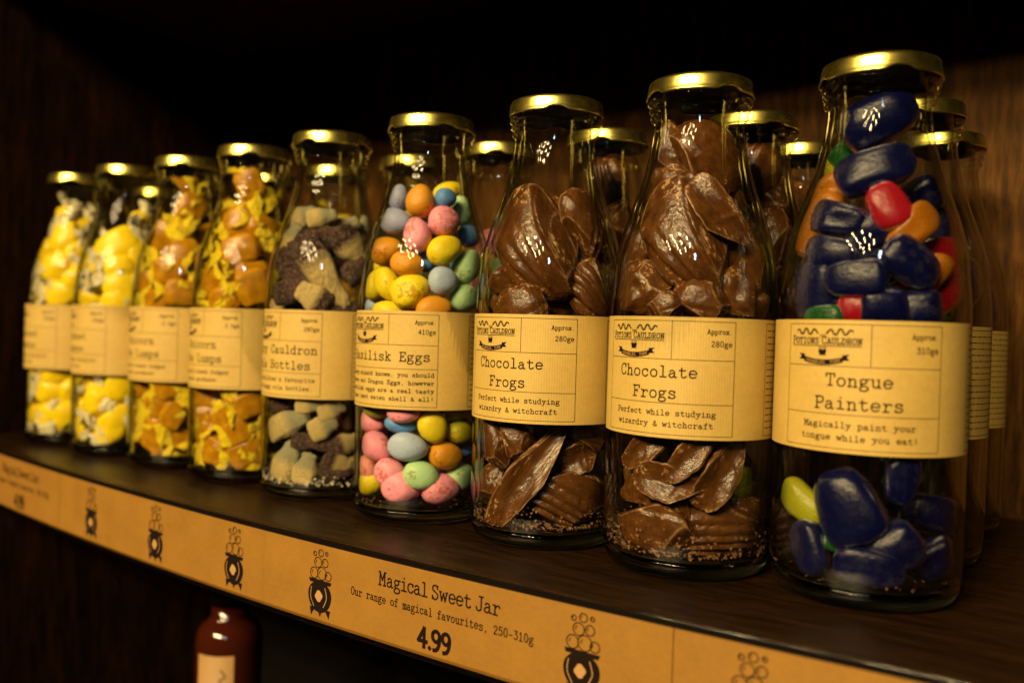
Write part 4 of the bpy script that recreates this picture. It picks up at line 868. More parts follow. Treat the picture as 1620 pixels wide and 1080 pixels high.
# ------------------------------------------------------------------ jar parts
def glass_mesh():
    o = [(.0385, .0089), (.0389, .0115), (.0391, .016), (.0391, .060), (.0391, .118), (.0389, .124), (.0386, .128), (.0379, .134), (.0374, .140), (.0366, .146), (.0350, .153), (.0328, .1605), (.0305, .167),
         (.0280, .174), (.0261, .180), (.0244, .1857), (.0230, .1915), (.0218, .1976), (.0211, .203), (.0209, .2064), (.0211, .2080), (.0220, .2088), (.0227, .2094), (.0229, .2101), (.0225, .2108), (.0219, .2113), (.0218, .2119), (.0225, .2124), (.0234, .2130), (.0236, .2138), (.0232, .2145), (.0226, .2149),
         (.0233, .2154), (.0242, .2161), (.0245, .2169), (.0244, .2176), (.0237, .2182), (.0230, .2186), (.0228, .2192), (.0228, .2240)]
    i = [(.0188, .2240), (.0188, .214), (.0186, .206), (.0190, .202), (.0198, .1966), (.0211, .1905), (.0225, .1847), (.0242, .179), (.0260, .173), (.0285, .166), (.0307, .1597), (.0328, .1523), (.0344, .1452), (.0353, .1392),
         (.0358, .1335), (.0365, .128), (.0368, .122), (.0369, .116), (.0369, .016), (.0367, .0122), (.0360, .0103), (.034, .0094), (.030, .0090)]
    V, F = lathe(o + i, 112)
    return mesh('glass_body', V, F, M_GLASS)
def base_mesh():
    p = [(.0, .0024), (.024, .0018), (.030, .0006), (.0325, .0), (.0345, .0004), (.0366, .0022), (.0380, .0050), (.0384, .0086), (.0355, .0088), (.028, .0084), (.0, .0074)]
    V, F = lathe(p, 112)
    return mesh('base', V, F, M_BASE)
def lid_mesh():
    p = [(.0, .2264), (.0165, .2264), (.0178, .2262), (.0186, .2266), (.0216, .2267), (.0227, .2264), (.0237, .2259), (.0241, .2249), (.0242, .2238), (.0244, .2225), (.0246, .2212), (.0247, .2202), (.0250, .2195), (.0252, .2189), (.0250, .2183), (.0246, .2183), (.0243, .2190), (.0238, .222), (.0235, .2250), (.0, .2252)]
    def fn(r, z, t, k):
        if z < .2224 and r > .02:
            a = ((t + PI / 4) % (PI / 2)) - PI / 4
            b = math.exp(-(abs(a) / math.radians(11.5)) ** 4)
            f = (.2224 - z) / .0040
            return r - .0006 * b * min(1, f), z + .0019 * b * min(1.05, f)
        return r, z
    V, F = lathe(p, 144, fn=fn)
    n = len(p); ki = next(k for k in range(n) if p[k] == (.0243, .2190))
    return mesh('lid', V, F, [M_LID, M_LINER], True, [1 if f[0] % n >= ki - 1 else 0 for f in F])
ME_GLASS, ME_BASE, ME_LID = glass_mesh(), base_mesh(), lid_mesh()

ZT, ZB, RL, WF = .1157, .0627, .0393, .0640
FT, HF = ZT - .0018, ZT - ZB - .0034
def label_mesh(spec):
    ink = Ink()
    z = lambda f: FT - f * HF
    row1, row2 = spec.get('rows', (.338, .725))
    lw = .00026
    for P in ([(0, z(0)), (WF, z(0)), (WF, z(1)), (0, z(1)), (0, z(0))], [(0, z(row1)), (WF, z(row1))], [(0, z(row2)), (WF, z(row2))], [(.0362, z(0)), (.0362, z(row1))]):
        for a, b in zip(P, P[1:]): ink.line([a, b], lw)
    k = row1 / .338
    for c, sg in ((.0098, 1), (.0240, -1)):                       # two coiled ropes either side of THE
        for ph in (0, .9):
            ink.line([(c + sg * (-.0053 + .0106 * q / 60), z(.062 * k) + .00135 * math.sin(2 * PI * 2.6 * q / 60 + ph) * (.55 + .45 * math.sin(PI * q / 60))) for q in range(61)], .00038, .00001 * (ph > 0) + .00001)
    ink.text('THE', .0171, z(.105 * k), .0009, .00095, .00016, 'c')
    for s, x, cap, adv in (('P', .0019, .0029, .0022), ('OTIONS', .0040, .0023, .00195), ('C', .0168, .0029, .0022), ('AULDRON', .0190, .0023, .00200)):
        ink.text(s, x, z(.160 * k), cap, adv, .00044)
    ink.line([(.0022, z(.176 * k)), (.0327, z(.176 * k))], .00034, .00002)
    cauldron_art(ink, .0172, z(.262 * k), .0042, 1, None)
    ink.fan((.0172, z(.196 * k)), [(.0172 + .0014 * math.cos(a), z(.196 * k) + .0006 * math.sin(a)) for a in [2 * PI * q / 14 for q in range(14)]], .00005, 2)
    zb_ = z(.285 * k)
    arc = lambda x: zb_ - .0012 * (1 - ((x - .0172) / .0085) ** 2)
    xs_ = [.0087 + .017 * q / 12 for q in range(13)]
    for a, b in zip(xs_, xs_[1:]): ink.poly([(a, arc(a) - .0011), (b, arc(b) - .0011), (b, arc(b) + .0011), (a, arc(a) + .0011)], .00002)
    for sg in (-1, 1):
        e = .0172 + sg * .0082
        P = [(e, zb_ - .0004), (e + sg * .0030, zb_ - .0002), (e + sg * .0018, zb_ + .0010), (e + sg * .0030, zb_ + .0022), (e, zb_ + .0019)]
        ink.poly(P if sg > 0 else P[::-1], .00001)
    t_ = 'SHAMBLES, YORK'
    for q, ch in enumerate(t_):
        x = .0172 + (q - (len(t_) - 1) / 2) * .00108
        ink.text(ch, x, arc(x) - .00052, .0011, .00104, .00020, 'c', m=2, lev=.00004)
    ink.text('Approx.', WF - .0012, z(.105 * k), .0019, .00165, .00034, 'r', jit=.03)
    ink.text(spec['wt'], WF - .0012, z(.215 * k), .0023, .00195, .00036, 'r', jit=.03)
    T = spec['title']
    zs = (.495, .680) if len(T) == 2 else (.505,)
    for s, f in zip(T, zs): ink.text(s, spec.get('tx', WF / 2), z(f), .0047, min(.00435, .060 / len(s)), .00062, 'c', jit=.025)
    S_ = spec['small']
    for j, s in enumerate(S_):
        f = (row2 + (.94 - row2) * (j + .95) / len(S_)) if len(S_) > 2 else (.832, .932)[j]
        ink.text(s, WF / 2, z(f), .0023 if len(S_) < 3 else .0020, min(.00222, .0610 / len(s)), .00038, 'c', jit=.04)
    x0 = WF + .0186                                               # the small print panel further round
    for P in ([(x0, z(0)), (x0 + .045, z(0)), (x0 + .045, z(1)), (x0, z(1)), (x0, z(0))],):
        for a, b in zip(P, P[1:]): ink.line([a, b], lw)
    rnd = random.Random(5)
    for r_ in range(16):
        x = x0 + .0014
        while x < x0 + .042:
            l = rnd.uniform(.001, .004); ink.line([(x, z(.06 + r_ * .058)), (min(x + l, x0 + .0435), z(.06 + r_ * .058))], .00045); x += l + .0012
    th = lambda s: (s - WF) / RL                                   # angle measured from the frame's right side
    V, F, MI, UV = [], [], [], []
    s0, s1, n = -.026, WF + .080, 90
    for i in range(n + 1):
        s = s0 + (s1 - s0) * i / n; a = th(s)
        for r_, zz in ((RL, ZT), (RL, ZB), (RL - .00014, ZT), (RL - .00014, ZB)):
            V.append((r_ * math.sin(a), -r_ * math.cos(a), zz)); UV.append((s, zz))
    for i in range(n):
        F += [(i * 4, i * 4 + 1, i * 4 + 5, i * 4 + 4), (i * 4 + 2, i * 4 + 6, i * 4 + 7, i * 4 + 3)]; MI += [0, 0]
    def place(s, t, l):
        a = th(s); r_ = RL + .00005 + l * .8
        return (r_ * math.sin(a), -r_ * math.cos(a), t)
    vv, ff, mm = ink.build(place)
    b = len(V); V += vv; F += [tuple(b + i for i in f) for f in ff]; MI += mm; UV += [(0, 0)] * len(vv)
    return mesh('label', V, F, [M_PAPER, M_INK, M_BLANK], True, MI, UV)

LEMON = dict(title=('Sherbet', 'Lemons'), small=('Fizzy lemony favourite', 'from York.'), wt='250ge')
TOFFEE = dict(title=('Unicorn', 'Poo Lumps'), small=('Magically honed fudgey', 'golden goodness.'), wt='275ge')
COLA = dict(title=('Fizzy Cauldron', 'Cola Bottles'), small=("Every children's favourite", 'fizzy tangy cola bottles.'), wt='280ge')
EGGS = dict(title=('Basilisk Eggs',), small=('Every wizard knows, you should', 'never eat Dragon Eggs, however', 'Basilisk eggs are a real tasty', 'treat best eaten shell & all!'), wt='410ge', rows=(.333, .592))
FROG = dict(title=('Chocolate', 'Frogs'), small=('Perfect while studying', 'wizardry & witchcraft'), wt='280ge', tx=.0285)
TONGUE = dict(title=('Tongue', 'Painters'), small=('Magically paint your', 'tongue while you eat!'), wt='310ge')
LAB = {k: label_mesh(v) for k, v in dict(lemon=LEMON, toffee=TOFFEE, cola=COLA, egg=EGGS, choc=FROG, jelly=TONGUE).items()}

def make_jar(x, y, kind, lab_deg, lug_deg, label, group):
    r = empty('sweet_bottle', (x, y, 0))
    tag(r, label, 'bottle', group)
    link('glass_body', ME_GLASS, r)
    link('base', ME_BASE, r)
    l = link('lid', ME_LID, r); l.rotation_euler.z = math.radians(lug_deg)
    p = link('label', LAB[kind], r)
    rj = random.Random(int(x * 10000)); p.rotation_euler = (math.radians(rj.uniform(-.2, .2)), math.radians(rj.uniform(-.2, .2)), math.radians(lab_deg)); p.location.z = rj.uniform(-.0005, .0005)
    return r

FRONT = [(-.6413, .0051, 'lemon', 39.5, 45, 'bottle of yellow wrapped lemon sweets at the far left end of the row'),
         (-.5601, .0022, 'lemon', 38, 104, 'bottle of yellow wrapped lemon sweets standing next to the toffee bottles'),
         (-.4803, .0027, 'toffee', 48, 42, 'bottle of yellow twisted toffees touching the lemon sweet bottle'),
         (-.4007, -.0007, 'toffee', 45, 46, 'bottle of brown toffees in yellow twists touching the sugared cola bottle'),
         (-.3196, -.0040, 'cola', 43, 11, 'bottle of sugared brown and pale cola jellies between toffees and pastel eggs'),
         (-.2330, -.0072, 'egg', 51.7, 61, 'bottle full of pastel speckled mini eggs in pink, yellow, blue and green'),
         (-.1496, -.0039, 'choc', 53.5, 33, 'bottle of ridged chocolate pieces right beside the pastel egg bottle'),
         (-.0695, -.0026, 'choc', 52, 56, 'bottle filled to the neck with chocolate pieces beside the blue jelly bottle'),
         (.0088, .0083, 'jelly', 55, 32, 'largest nearest bottle, with dark blue, red and orange jellies, at the right end')]
JN = ['end lemon bottle', 'second lemon bottle', 'toffee bottle beside lemons', 'toffee bottle beside cola', 'cola jelly bottle', 'pastel egg bottle', 'chocolate bottle beside eggs', 'chocolate bottle beside jellies', 'front jelly bottle']
for x, y, k, a, b, l in FRONT: make_jar(x, y, k, a, b, l, 'sweet bottles in the front row')
REAR = [(-.648, .0860, 'lemon', 40, 10, 'lemon sweet bottle standing behind the one at the far left end'),
        (-.566, .0830, 'lemon', 50, 20, 'lemon sweet bottle standing behind the second lemon bottle'),
        (-.485, .0830, 'toffee', 30, 50, 'toffee bottle standing behind the one touching the lemon sweets'),
        (-.404, .0800, 'toffee', 45, 70, 'toffee bottle standing behind the one touching the cola jellies'),
        (-.3225, .0780, 'cola', 55, 15, 'sugared cola jelly bottle seen through the neck of the front one'),
        (-.2420, .0720, 'egg', 45, 30, 'mini egg bottle with gold lid peeping out between eggs and chocolate bottles'),
        (-.1614, .0719, 'choc', 50, 20, 'chocolate bottle with gold lid showing between the two front chocolate bottles'),
        (-.0729, .0738, 'choc', 60, 50, 'chocolate bottle filled to the neck, showing between chocolate and jelly bottles'),
        (.0062, .0880, 'jelly', 30, 12, 'dark jelly bottle directly behind the nearest front jelly bottle'),
        (-.0720, .1600, 'choc', 50, 55, 'small gold lidded bottle farthest back, just left of the jelly neck'),
        (.0045, .1683, 'jelly', 20, 40, 'rearmost jelly bottle at the right, against the brown back panel')]
for x, y, k, a, b, l in REAR: make_jar(x, y, k, a, b, l, 'sweet bottles standing behind the front row')

# ------------------------------------------------------------------ sweets: one mesh per shape, one unit long, wide and thick
def sphere(nu, nv):
    D = []; F = []
    for j in range(nv + 1):
        ph = PI * j / nv
        for i in range(nu):
            t = 2 * PI * i / nu
            D.append((math.cos(ph), math.sin(ph) * math.cos(t), math.sin(ph) * math.sin(t)))
    for j in range(nv):
        for i in range(nu):
            i2 = (i + 1) % nu
            F.append((j * nu + i, j * nu + i2, (j + 1) * nu + i2, (j + 1) * nu + i))
    return np.array(D), F
def fbm(P, sc, off, oct=4): return np.array([noise.fractal(Vector((p * sc + off)), .8, 2.0, oct) for p in P])
def unit(P):
    a, b = P.min(0), P.max(0)
    return (P - (a + b) / 2) / (b - a)
def sgnpow(a, e): return np.sign(a) * np.abs(a) ** e
SM = {}
def egg_shape(seed):
    D, F = sphere(36, 26)
    P = D * .5
    t = 1 - .13 * D[:, 0]
    P[:, 1] *= t; P[:, 2] *= t
    P *= (1 + .018 * fbm(D, 1.6, seed * 7.3, 2))[:, None]
    return unit(P), F
def choc_shape(kind, seed):
    D, F = sphere(110, 76)
    x, y, z = D.T
    rim = np.zeros(len(D))
    off = np.array([seed * 3.1, seed * 1.7, seed * 5.3])
    if kind == 'shell':
        P = np.stack([sgnpow(x, .85), sgnpow(y, .9), np.where(z > 0, z, z * .45)], 1)
        phi = np.arctan2(y, 1.35 - x * .85)
        rid = np.abs(np.cos(phi * 15 + .6)) ** .75
        fade = np.clip((.86 - x) / .5, 0, 1) * np.clip(z * 2.2 + .25, 0, 1)
        P *= (1 - .17 * (1 - rid) * fade)[:, None]
        rim = np.exp(-((z + .02) / .05) ** 2) * (x < .9)
    elif kind == 'ridge':
        P = np.stack([sgnpow(x, .9), sgnpow(y, .9), np.where(z > 0, z, z * .5)], 1)
        q = (x * .75 + y * .9)
        saw = 1 - np.abs(((q * 3.4) % 1) * 2 - 1)
        msk = np.clip((q - .0) * 5, 0, 1)
        P *= (1 - .15 * saw * msk)[:, None]
        P[:, 2] -= .10 * np.clip(1 - np.abs(q + .35) * 2, 0, 1) * (z > 0)
        rim = np.exp(-((z - .05) / .06) ** 2) * (q < .35)
    elif kind == 'step':
        P = np.stack([sgnpow(x, .75), sgnpow(y, .8), np.where(z > 0, z, z * .6)], 1)
        q = y + .10 * np.sin(x * 2.2) + .08 * x
        saw = ((-q * 3.6) % 1) ** 1.4
        msk = np.clip((.18 - q) * 5, 0, 1)
        P *= (1 - .17 * saw * msk)[:, None]
        P[:, 2] += .10 * np.exp(-((x - .35) ** 2 + (y - .45) ** 2) / .06)
        rim = np.clip(saw - .86, 0, .14) * 3 * msk
    elif kind == 'lump':
        P = D.copy(); P[:, 2] *= .9
        rnd = random.Random(seed * 11)
        h = np.zeros(len(D))
        for k in range(11):
            c = np.array([rnd.gauss(0, 1), rnd.gauss(0, 1), abs(rnd.gauss(0, 1))]); c /= np.linalg.norm(c)
            h += rnd.uniform(.1, .3) * np.exp(-((D - c) ** 2).sum(1) / rnd.uniform(.04, .14))
        P *= (.8 + h)[:, None]
        rim = np.clip(h - .36, 0, .2) * 1.5
    elif kind == 'dome':
        P = np.stack([sgnpow(x, .9), sgnpow(y, .85), np.where(z > 0, sgnpow(np.abs(z), .8), z * .25)], 1)
        P[:, 2] -= .06 * np.exp(-((y + .2 - .25 * x) / .10) ** 2) * (z > 0)
        rim = np.exp(-((z) / .05) ** 2)
    else:                                                          # a curved shard, hollow side to the front
        P = np.stack([sgnpow(x, .8), sgnpow(y, .65), sgnpow(z, .6) * .30], 1)
        P[:, 2] += .55 * P[:, 1] ** 2 - .25 * P[:, 0] ** 2
        P[:, 1] += .16 * P[:, 0] ** 2 - .12 * np.exp(-((x + .15) / .1) ** 2) * np.sign(y) * .5
        P[:, 2] += .05 * np.exp(-((x - .1 - .2 * y) / .035) ** 2) * (z > 0)
        rim = np.exp(-((z - .28) / .12) ** 2) * (np.abs(y) > .25)
    am = {'lump': 1.0, 'slab': .8, 'dome': .6}.get(kind, .32)
    n = am * (.05 * fbm(D, 2.0, off, 3) + .012 * fbm(D, 8, off, 3))
    P = P * (1 + n)[:, None]
    if kind in ('dome', 'slab', 'ridge'): P[:, :2] *= (1 + .09 * fbm(D * np.array([1, 1, 0]), 1.6, off + 9, 3) * (1 - np.abs(z)))[:, None]
    rnd = random.Random(seed * 37 + len(kind))
    for k in range({'shell': 2, 'ridge': 1, 'step': 2, 'slab': 2, 'dome': 4, 'lump': 2}[kind]):        # broken faces
        a = rnd.uniform(0, 2 * PI)
        nn = np.array([math.cos(a) * .9, math.sin(a), rnd.uniform(-.2, .75)]); nn /= np.linalg.norm(nn)
        pj = P @ nn
        cut = np.quantile(pj, rnd.uniform(.80, .90))
        ex = np.clip(pj - cut, 0, None)
        P = P - nn * (ex * .92)[:, None]
        rim = np.maximum(rim, .9 * np.exp(-((pj - cut) / .022) ** 2))
    return unit(P), F, rim
def jelly_shape(seed):
    D, F = sphere(48, 36)
    x, y, z = D.T
    P = np.stack([sgnpow(x, .55), sgnpow(y, .72), sgnpow(z, .72)], 1)
    t = .86 + (.14 if seed % 2 else -.10) * P[:, 0]
    P[:, 1] *= t; P[:, 2] *= t
    P[:, 2] -= .20 * np.exp(-(P[:, 0] ** 2 * 3 + P[:, 1] ** 2 * 5)) * (z > 0) * (seed % 3 == 0)
    P *= (1 + .06 * fbm(D, 1.2, seed * 4.4, 2) + .006 * fbm(D, 5, seed * 2.2, 3))[:, None]
    return unit(P), F
def cola_shape(seed):
    D, F = sphere(44, 60)
    x, y, z = D.T
    X = sgnpow(x, .75)
    prof = np.interp(X, [-1, -.93, -.8, -.2, .05, .35, .62, .8, .95, 1], [.0, .72, .9, 1, .97, .76, .62, .64, .52, 0.0])
    r = np.sqrt(y * y + z * z) + 1e-9
    P = np.stack([X, y / r * prof, z / r * prof * .85], 1)
    P *= (1 + .07 * fbm(D, 2.2, seed * 3.3, 3) + .035 * fbm(D, 9, seed * 5.1, 3))[:, None]
    return unit(P), F
def sweet_shape(seed, e):
    D, F = sphere(44, 32)
    P = sgnpow(D, e)
    P *= (1 + .09 * fbm(D, 1.9, seed * 2.7, 4))[:, None]
    return unit(P), F
def fan_shape(seed):
    V, F = [], []
    nr, nt = 12, 60
    rnd = random.Random(seed); ph = rnd.uniform(0, 6); k1 = rnd.choice((5, 6, 7))
    for j in range(nr + 1):
        d = j / nr
        for i in range(nt):
            t = 2 * PI * i / nt
            r = .15 + .42 * d ** .9
            pl = 1 + .24 * d * math.sin(k1 * t + ph + 1.5 * d) + .10 * d * math.sin(11 * t + 2 * ph)
            nn = noise.fractal(Vector((math.cos(t) * 1.4, math.sin(t) * 1.4, d * 2 + seed * 3)), .8, 2, 4)
            r *= pl * (1 + .5 * d * nn)
            V.append((d * (.52 + .16 * math.sin(3 * t + ph)) + .10 * nn * d, r * math.cos(t), r * math.sin(t) * .75 + .12 * nn * d))
    for j in range(nr):
        for i in range(nt):
            i2 = (i + 1) % nt
            F.append((j * nt + i, (j + 1) * nt + i, (j + 1) * nt + i2, j * nt + i2))
    return V, F

def get(kind, var, colour, seed):
    key = (kind, var, colour, seed)
    if key in SM: return SM[key]
    gk = (kind, var, seed)
    if gk not in SM:
        if kind == 'mini_egg': SM[gk] = egg_shape(seed)
        elif kind == 'chocolate_piece': SM[gk] = choc_shape(var, seed)
        elif kind == 'gummy_sweet': SM[gk] = jelly_shape(seed)
        elif kind == 'cola_gummy': SM[gk] = cola_shape(seed)
        elif kind == 'wrapped_toffee': SM[gk] = sweet_shape(seed, .48)
        elif kind == 'wrapped_lemon': SM[gk] = sweet_shape(seed + 20, .86)
        elif kind == 'fan': SM[gk] = fan_shape(seed)
    g = SM[gk]
    m = {'mini_egg': lambda: EGG_M[colour], 'chocolate_piece': lambda: M_CHOC, 'gummy_sweet': lambda: JEL_M[colour], 'cola_gummy': lambda: COLA_M[colour],
         'wrapped_toffee': lambda: M_CARAMEL, 'wrapped_lemon': lambda: M_LEMON, 'fan': lambda: M_YFOIL if colour == 'y' else M_CELLO}[kind]()
    me = mesh(kind, g[0], g[1], m)
    if len(g) > 2:
        at = me.attributes.new('rim', 'FLOAT', 'POINT'); at.data.foreach_set('value', np.clip(g[2], 0, 1).astype(np.float32))
    SM[key] = me
    return me

RIN = [(.0, .0363), (.118, .0363), (.134, .0353), (.146, .0340), (.1605, .0302), (.174, .0255), (.1857, .0219), (.1976, .0193), (.206, .0184), (.215, .0184)]
RZ, RR_ = [p[0] for p in RIN], [p[1] for p in RIN]
def press_inside(o, jx, jy):
    """a sweet that would poke through the glass is pressed flat against it"""
    M = np.array(o.matrix_world)
    me = o.data; n = len(me.vertices)
    co = np.empty(n * 3, np.float32); me.vertices.foreach_get('co', co); co = co.reshape(-1, 3).astype(float)
    W = co @ M[:3, :3].T + M[:3, 3]
    z = np.clip(W[:, 2], .0098, .2115)
    dx, dy = W[:, 0] - jx, W[:, 1] - jy
    r = np.hypot(dx, dy) + 1e-9
    lim = np.interp(z, RZ, RR_)
    over = np.clip((r - lim * .93) / (lim * .07), 0, None)
    r2 = np.where(r > lim * .93, lim * (.93 + .07 * (1 - np.exp(-over))), r)
    if np.all(r <= lim) and np.all(z == W[:, 2]): return
    W2 = np.stack([jx + dx * r2 / r, jy + dy * r2 / r, z], 1)
    L = (W2 - M[:3, 3]) @ np.linalg.inv(M[:3, :3]).T
    me = me.copy(); o.data = me
    me.vertices.foreach_set('co', L.astype(np.float32).ravel()); me.update()
rng = random.Random(42)
SWEETS = []
NAMES = {'mini_egg': ('mini_egg', 'sweet'), 'chocolate_piece': ('chocolate_piece', 'chocolate'), 'gummy_sweet': ('jelly_sweet', 'sweet'), 'cola_gummy': ('cola_jelly', 'sweet'), 'wrapped_toffee': ('wrapped_toffee', 'toffee'), 'wrapped_lemon': ('wrapped_lemon_sweet', 'sweet')}
GROUPS = {'mini_egg': 'mini eggs in the bottles', 'chocolate_piece': 'chocolate pieces in the bottles', 'gummy_sweet': 'jellies in the bottles', 'cola_gummy': 'cola jellies in the bottles', 'wrapped_toffee': 'toffees in the bottles', 'wrapped_lemon': 'lemon sweets in the bottles'}
def add_sweet(kind, colour, var, loc, q, L, W, T, jar, side, deep):
    nm, cat = NAMES[kind]
    nv = {'mini_egg': 4, 'chocolate_piece': 3, 'gummy_sweet': 6, 'cola_gummy': 4, 'wrapped_toffee': 4, 'wrapped_lemon': 4}[kind]
    seed = rng.randrange(1, nv + 1)
    k_ = {'chocolate_piece': 1.12, 'gummy_sweet': 1.10, 'cola_gummy': .9 if colour == 'brown' else 1.05}.get(kind, 1); L, W, T = L * k_, W * k_, T * k_
    me = get(kind, var, colour, seed)
    if kind in ('wrapped_toffee', 'wrapped_lemon'):
        o = empty(nm, loc)
        o.rotation_mode = 'QUATERNION'; o.rotation_quaternion = q
        b = link('sweet', me, o); g = 1.12 if kind == 'wrapped_toffee' else 1.28; b.scale = (L * .80 * g, W * .92 * g, T * .92 * g)
        if colour == '': pass
        fc = 'y' if kind == 'wrapped_toffee' else 'w'
        for sg in (1, -1):
            f = link('wrapper', get('fan', '', fc, rng.randrange(1, 6)), o)
            s = W * (rng.uniform(1.15, 1.55) if fc == 'y' else rng.uniform(1.05, 1.35))
            f.location = (sg * L * .34, 0, 0)
            f.rotation_euler = (rng.uniform(0, 6), rng.uniform(-.35, .35), (0 if sg > 0 else PI) + rng.uniform(-.4, .4))
            f.scale = (s * .95, s, s)
    else:
        o = link(nm, me)
        o.location = loc
        o.rotation_mode = 'QUATERNION'; o.rotation_quaternion = q
        o.scale = (L, W, T)
    o['category'] = cat; o['group'] = GROUPS[kind]
    SWEETS.append((o, kind, colour, var, jar, side, deep))
    return o
for (jar, kind, colour, var, side, deep, x, y, z, qw, qx, qy, qz, L, W, T) in CANDY:
    jx, jy = FRONT[jar][:2]
    add_sweet(kind, colour, var, (jx + x / 1000, jy + y / 1000, z / 1000), Quaternion((qw, qx, qy, qz)), L / 1000, W / 1000, T / 1000, jar, side, deep)

# sweets in the bottles behind: only the upper parts that show over and between the front row
KOF = {'lemon': 'wrapped_lemon', 'toffee': 'wrapped_toffee', 'cola': 'cola_gummy', 'egg': 'mini_egg', 'choc': 'chocolate_piece', 'jelly': 'gummy_sweet'}
for ji, (x, y, k, a, b, l) in enumerate(REAR):
    kind = KOF[k]
    top = {'lemon': .165, 'toffee': .175, 'cola': .158, 'egg': .165, 'choc': .205, 'jelly': .165}[k]
    if k == 'jelly' and y > .12: top = .15
    sz = {'lemon': (.026, .018), 'toffee': (.024, .020), 'cola': (.026, .017), 'egg': (.022, .0175), 'choc': (.036, .026), 'jelly': (.026, .018)}[k]
    done = []
    for tr in range(900):
        z = rng.uniform(.128, top)
        R = np.interp(z, [p[0] for p in RIN], [p[1] for p in RIN]) - sz[1] * .52
        ang = rng.uniform(0, 2 * PI); rr = max(0, R) * math.sqrt(rng.random())
        P = Vector((x + rr * math.cos(ang), y + rr * math.sin(ang), z))
        if any((P - p).length < sz[1] * .84 for p in done): continue
        done.append(P)
        cl = rng.choice({'egg': ['orange', 'blue', 'pink', 'yellow', 'pale green'], 'jelly': ['navy blue', 'navy blue', 'navy blue', 'red', 'orange', 'lime yellow'], 'cola': ['pale', 'pale', 'brown', 'half']}.get(k, ['']))
        vr = rng.choice(['shell', 'dome', 'lump', 'ridge', 'slab']) if k == 'choc' else ''
        q = Quaternion((rng.gauss(0, 1), rng.gauss(0, 1), rng.gauss(0, 1), rng.gauss(0, 1))).normalized()
        if k == 'choc': q = Quaternion((0, 0, 1), rng.uniform(-.6, 1.2)) @ Quaternion((1, 0, 0), PI / 2) @ Quaternion((0, 0, 1), PI / 2 + rng.uniform(-.7, .7))
        add_sweet(kind, cl, vr, P, q, sz[0], sz[1], sz[1] * (.7 if k == 'choc' else .9), 100 + ji, 0, 0)
        if len(done) >= 22: break

# ------------------------------------------------------------------ crumbs lying on the bottle floors
def crumbs(name, jar, m, n, lo, hi, zmax, label, seed, wall):
    rnd = random.Random(seed)
    jx, jy = FRONT[jar][:2]
    V, F = [], []
    for k in range(n):
        a = rnd.uniform(0, 2 * PI)
        if rnd.random() < wall: r, z = .0366, .0095 + abs(rnd.gauss(0, zmax))
        else: r, z = .0355 * math.sqrt(rnd.random()), .0092 + rnd.random() * .0015
        if z > .056: continue
        s = rnd.uniform(lo, hi) * (1 if z < .02 else .6)
        c = Vector((jx + r * math.sin(a), jy - r * math.cos(a), z + s * .4))
        b = len(V)
        for d in ((1, 1, 1), (-1, -1, 1), (-1, 1, -1), (1, -1, -1)):
            V.append(c + Vector([q * s * rnd.uniform(.25, .8) for q in d]))
        F += [(b, b + 1, b + 2), (b, b + 3, b + 1), (b, b + 2, b + 3), (b + 1, b + 3, b + 2)]
    tag(link(name, mesh(name, V, F, m, False)), label, 'crumbs', kind='stuff')
crumbs('crumbs', 6, M_CRUMB, 900, .0003, .0011, .006, 'pale chocolate crumbs on the floor of the chocolate bottle beside eggs', 1, .35)
crumbs('crumbs', 7, M_CRUMB, 1100, .0003, .0012, .008, 'pale chocolate crumbs on the floor of the chocolate bottle beside jellies', 2, .35)
crumbs('sugar', 4, M_SUGAR, 420, .0004, .0013, .003, 'loose sugar grains on the floor of the cola jelly bottle', 3, .3)
crumbs('sugar', 5, M_CRUMB, 120, .0003, .0008, .001, 'few sugar shell crumbs under the mini eggs', 4, .2)
crumbs('sugar', 8, M_CRUMB, 60, .0003, .0008, .001, 'few sugar crumbs under the blue jellies', 5, .2)

# ------------------------------------------------------------------ dark amber bottle on the shelf below
ab = empty('sauce_bottle', (-.455, .030, -.313))
tag(ab, 'dark amber bottle with a handwritten paper label on the shelf below', 'bottle')
ap = [(.0, 0), (.027, 0), (.029, .003), (.029, .174), (.0287, .180), (.0272, .186), (.0235, .191), (.0185, .194), (.016, .197), (.0155, .206), (.0, .206)]
link('glass_body', mesh('amber_body', *lathe(ap, 64), M_AMBER), ab)
link('cap', mesh('amber_cap', *lathe([(.0, .226), (.0165, .226), (.0180, .2245), (.0180, .2062), (.0, .2062)], 48), M_BLACKCAP), ab)
ink = Ink()
for P in ([(-.012, .150), (-.006, .147), (.003, .150)], [(-.012, .138), (-.004, .140), (.003, .137)], [(-.005, .149), (-.006, .139)], [(-.011, .127), (-.006, .132), (.001, .128), (-.003, .121), (-.010, .123), (-.011, .127)],
          [(-.012, .113), (-.002, .116), (.004, .112)], [(.006, .163), (.010, .158), (.005, .155), (.011, .150)], [(-.011, .104), (.002, .101), (-.010, .094)]):
    ink.line(smooth_line(P), .0010)
V, F, MI, UV = [], [], [], []
for i in range(31):
    s = -.017 + .034 * i / 30; a = s / .0292
    for r_, zz in ((.0292, .173), (.0292, .04), (.02905, .04), (.02905, .173)): V.append((r_ * math.sin(a), -r_ * math.cos(a), zz)); UV.append((s, zz))
for i in range(30):
    for k in range(4): F.append((i * 4 + k, i * 4 + (k + 1) % 4, i * 4 + 4 + (k + 1) % 4, i * 4 + 4 + k)); MI.append(0)
vv, ff, mm = ink.build(lambda s, t, l: (.0293 * math.sin(s / .0292), -.0293 * math.cos(s / .0292), t))
b = len(V); V += vv; F += [tuple(b + i for i in f) for f in ff]; MI += mm; UV += [(0, 0)] * len(vv)
lb = link('label', mesh('amber_label', V, F, [M_BLANK, M_INK, M_GAP], True, MI, UV), ab); lb.rotation_euler.z = math.radians(28)
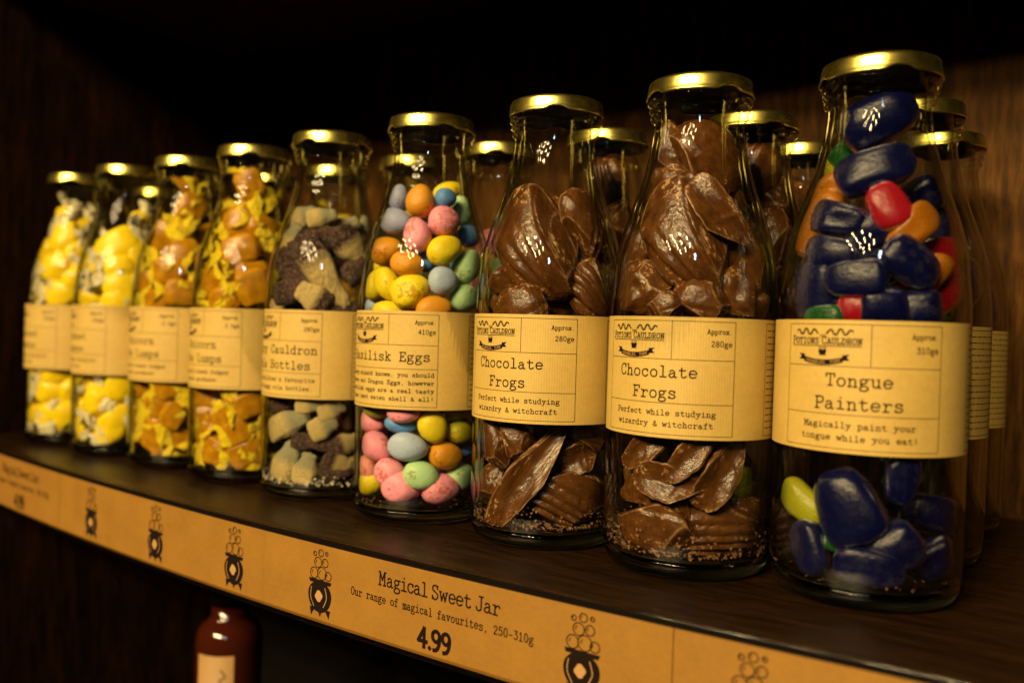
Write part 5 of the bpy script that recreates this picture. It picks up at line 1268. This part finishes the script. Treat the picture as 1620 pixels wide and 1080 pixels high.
ab.scale = (.86, .86, 1)

bpy.context.view_layer.update()
for o, kind, colour, var, jar, side, deep in SWEETS:
    jx, jy = (FRONT[jar] if jar < 100 else REAR[jar - 100])[:2]
    for q in [o] + list(o.children):
        if q.type == 'MESH': press_inside(q, jx, jy)

# ------------------------------------------------------------------ what each sweet is, told apart by colour, place and order
bpy.context.view_layer.update()
WORD = {'mini_egg': 'speckled egg', 'gummy_sweet': 'jelly', 'cola_gummy': 'sugared cola jelly', 'wrapped_toffee': 'twist-wrapped toffee', 'wrapped_lemon': 'wrapped lemon sweet'}
CH = {'shell': 'ribbed shell-shaped chocolate', 'ridge': 'oval chocolate with ridged end', 'step': 'stepped ridged chocolate lump', 'lump': 'knobbly chocolate lump', 'dome': 'smooth domed chocolate', 'slab': 'curved chocolate shard with pale rim'}
CC = {'half': 'half brown half pale', 'pale': 'pale', 'brown': 'dark brown'}
RN = ['rear lemon bottle at the row end', 'rear lemon bottle nearer the toffees', 'rear toffee bottle nearer the lemons', 'rear toffee bottle nearer the cola', 'rear cola bottle', 'rear egg bottle', 'rear bottle between front chocolates', 'rear bottle between chocolates and jellies', 'second jelly bottle', 'small rearmost chocolate bottle', 'rearmost jelly bottle']
cls = {}
for o, kind, colour, var, jar, side, deep in SWEETS:
    what = CH[var] if kind == 'chocolate_piece' else (CC[colour] + ' ' if kind == 'cola_gummy' else colour + ' ' if colour else '') + WORD[kind]
    if jar >= 100: place = 'in ' + RN[jar - 100]
    else: place = ('above' if side == 0 else 'under') + ' label, ' + JN[jar]
    c = world_to_camera_view(scn, cam, o.matrix_world.translation)
    cls.setdefault((what, place, deep if jar < 100 else 0), []).append((c.x, c.y, o))
ORD = ['', 'second', 'third', 'fourth', 'fifth', 'sixth', 'seventh', 'eighth', 'ninth', 'tenth', 'eleventh', 'twelfth', 'thirteenth', 'fourteenth']
for (what, place, deep), L in cls.items():
    L.sort(key=lambda q: q[0])
    for i, (cx_, cy_, o) in enumerate(L):
        n = len(L)
        if n == 1: t = ''
        elif n == 2:
            dv = abs(L[0][1] - L[1][1]) > abs(L[0][0] - L[1][0])
            t = ('upper' if cy_ == max(L[0][1], L[1][1]) else 'lower') if dv else ('left', 'right')[i]
        elif i == 0: t = 'leftmost'
        elif i == n - 1: t = 'rightmost'
        else: t = (ORD[i] if i < len(ORD) else str(i + 1) + 'th') + ' from left'
        s = (what + (' half hidden behind' if deep else '') + ' ' + place + ((', ' + t) if t else ''))
        o['label'] = s
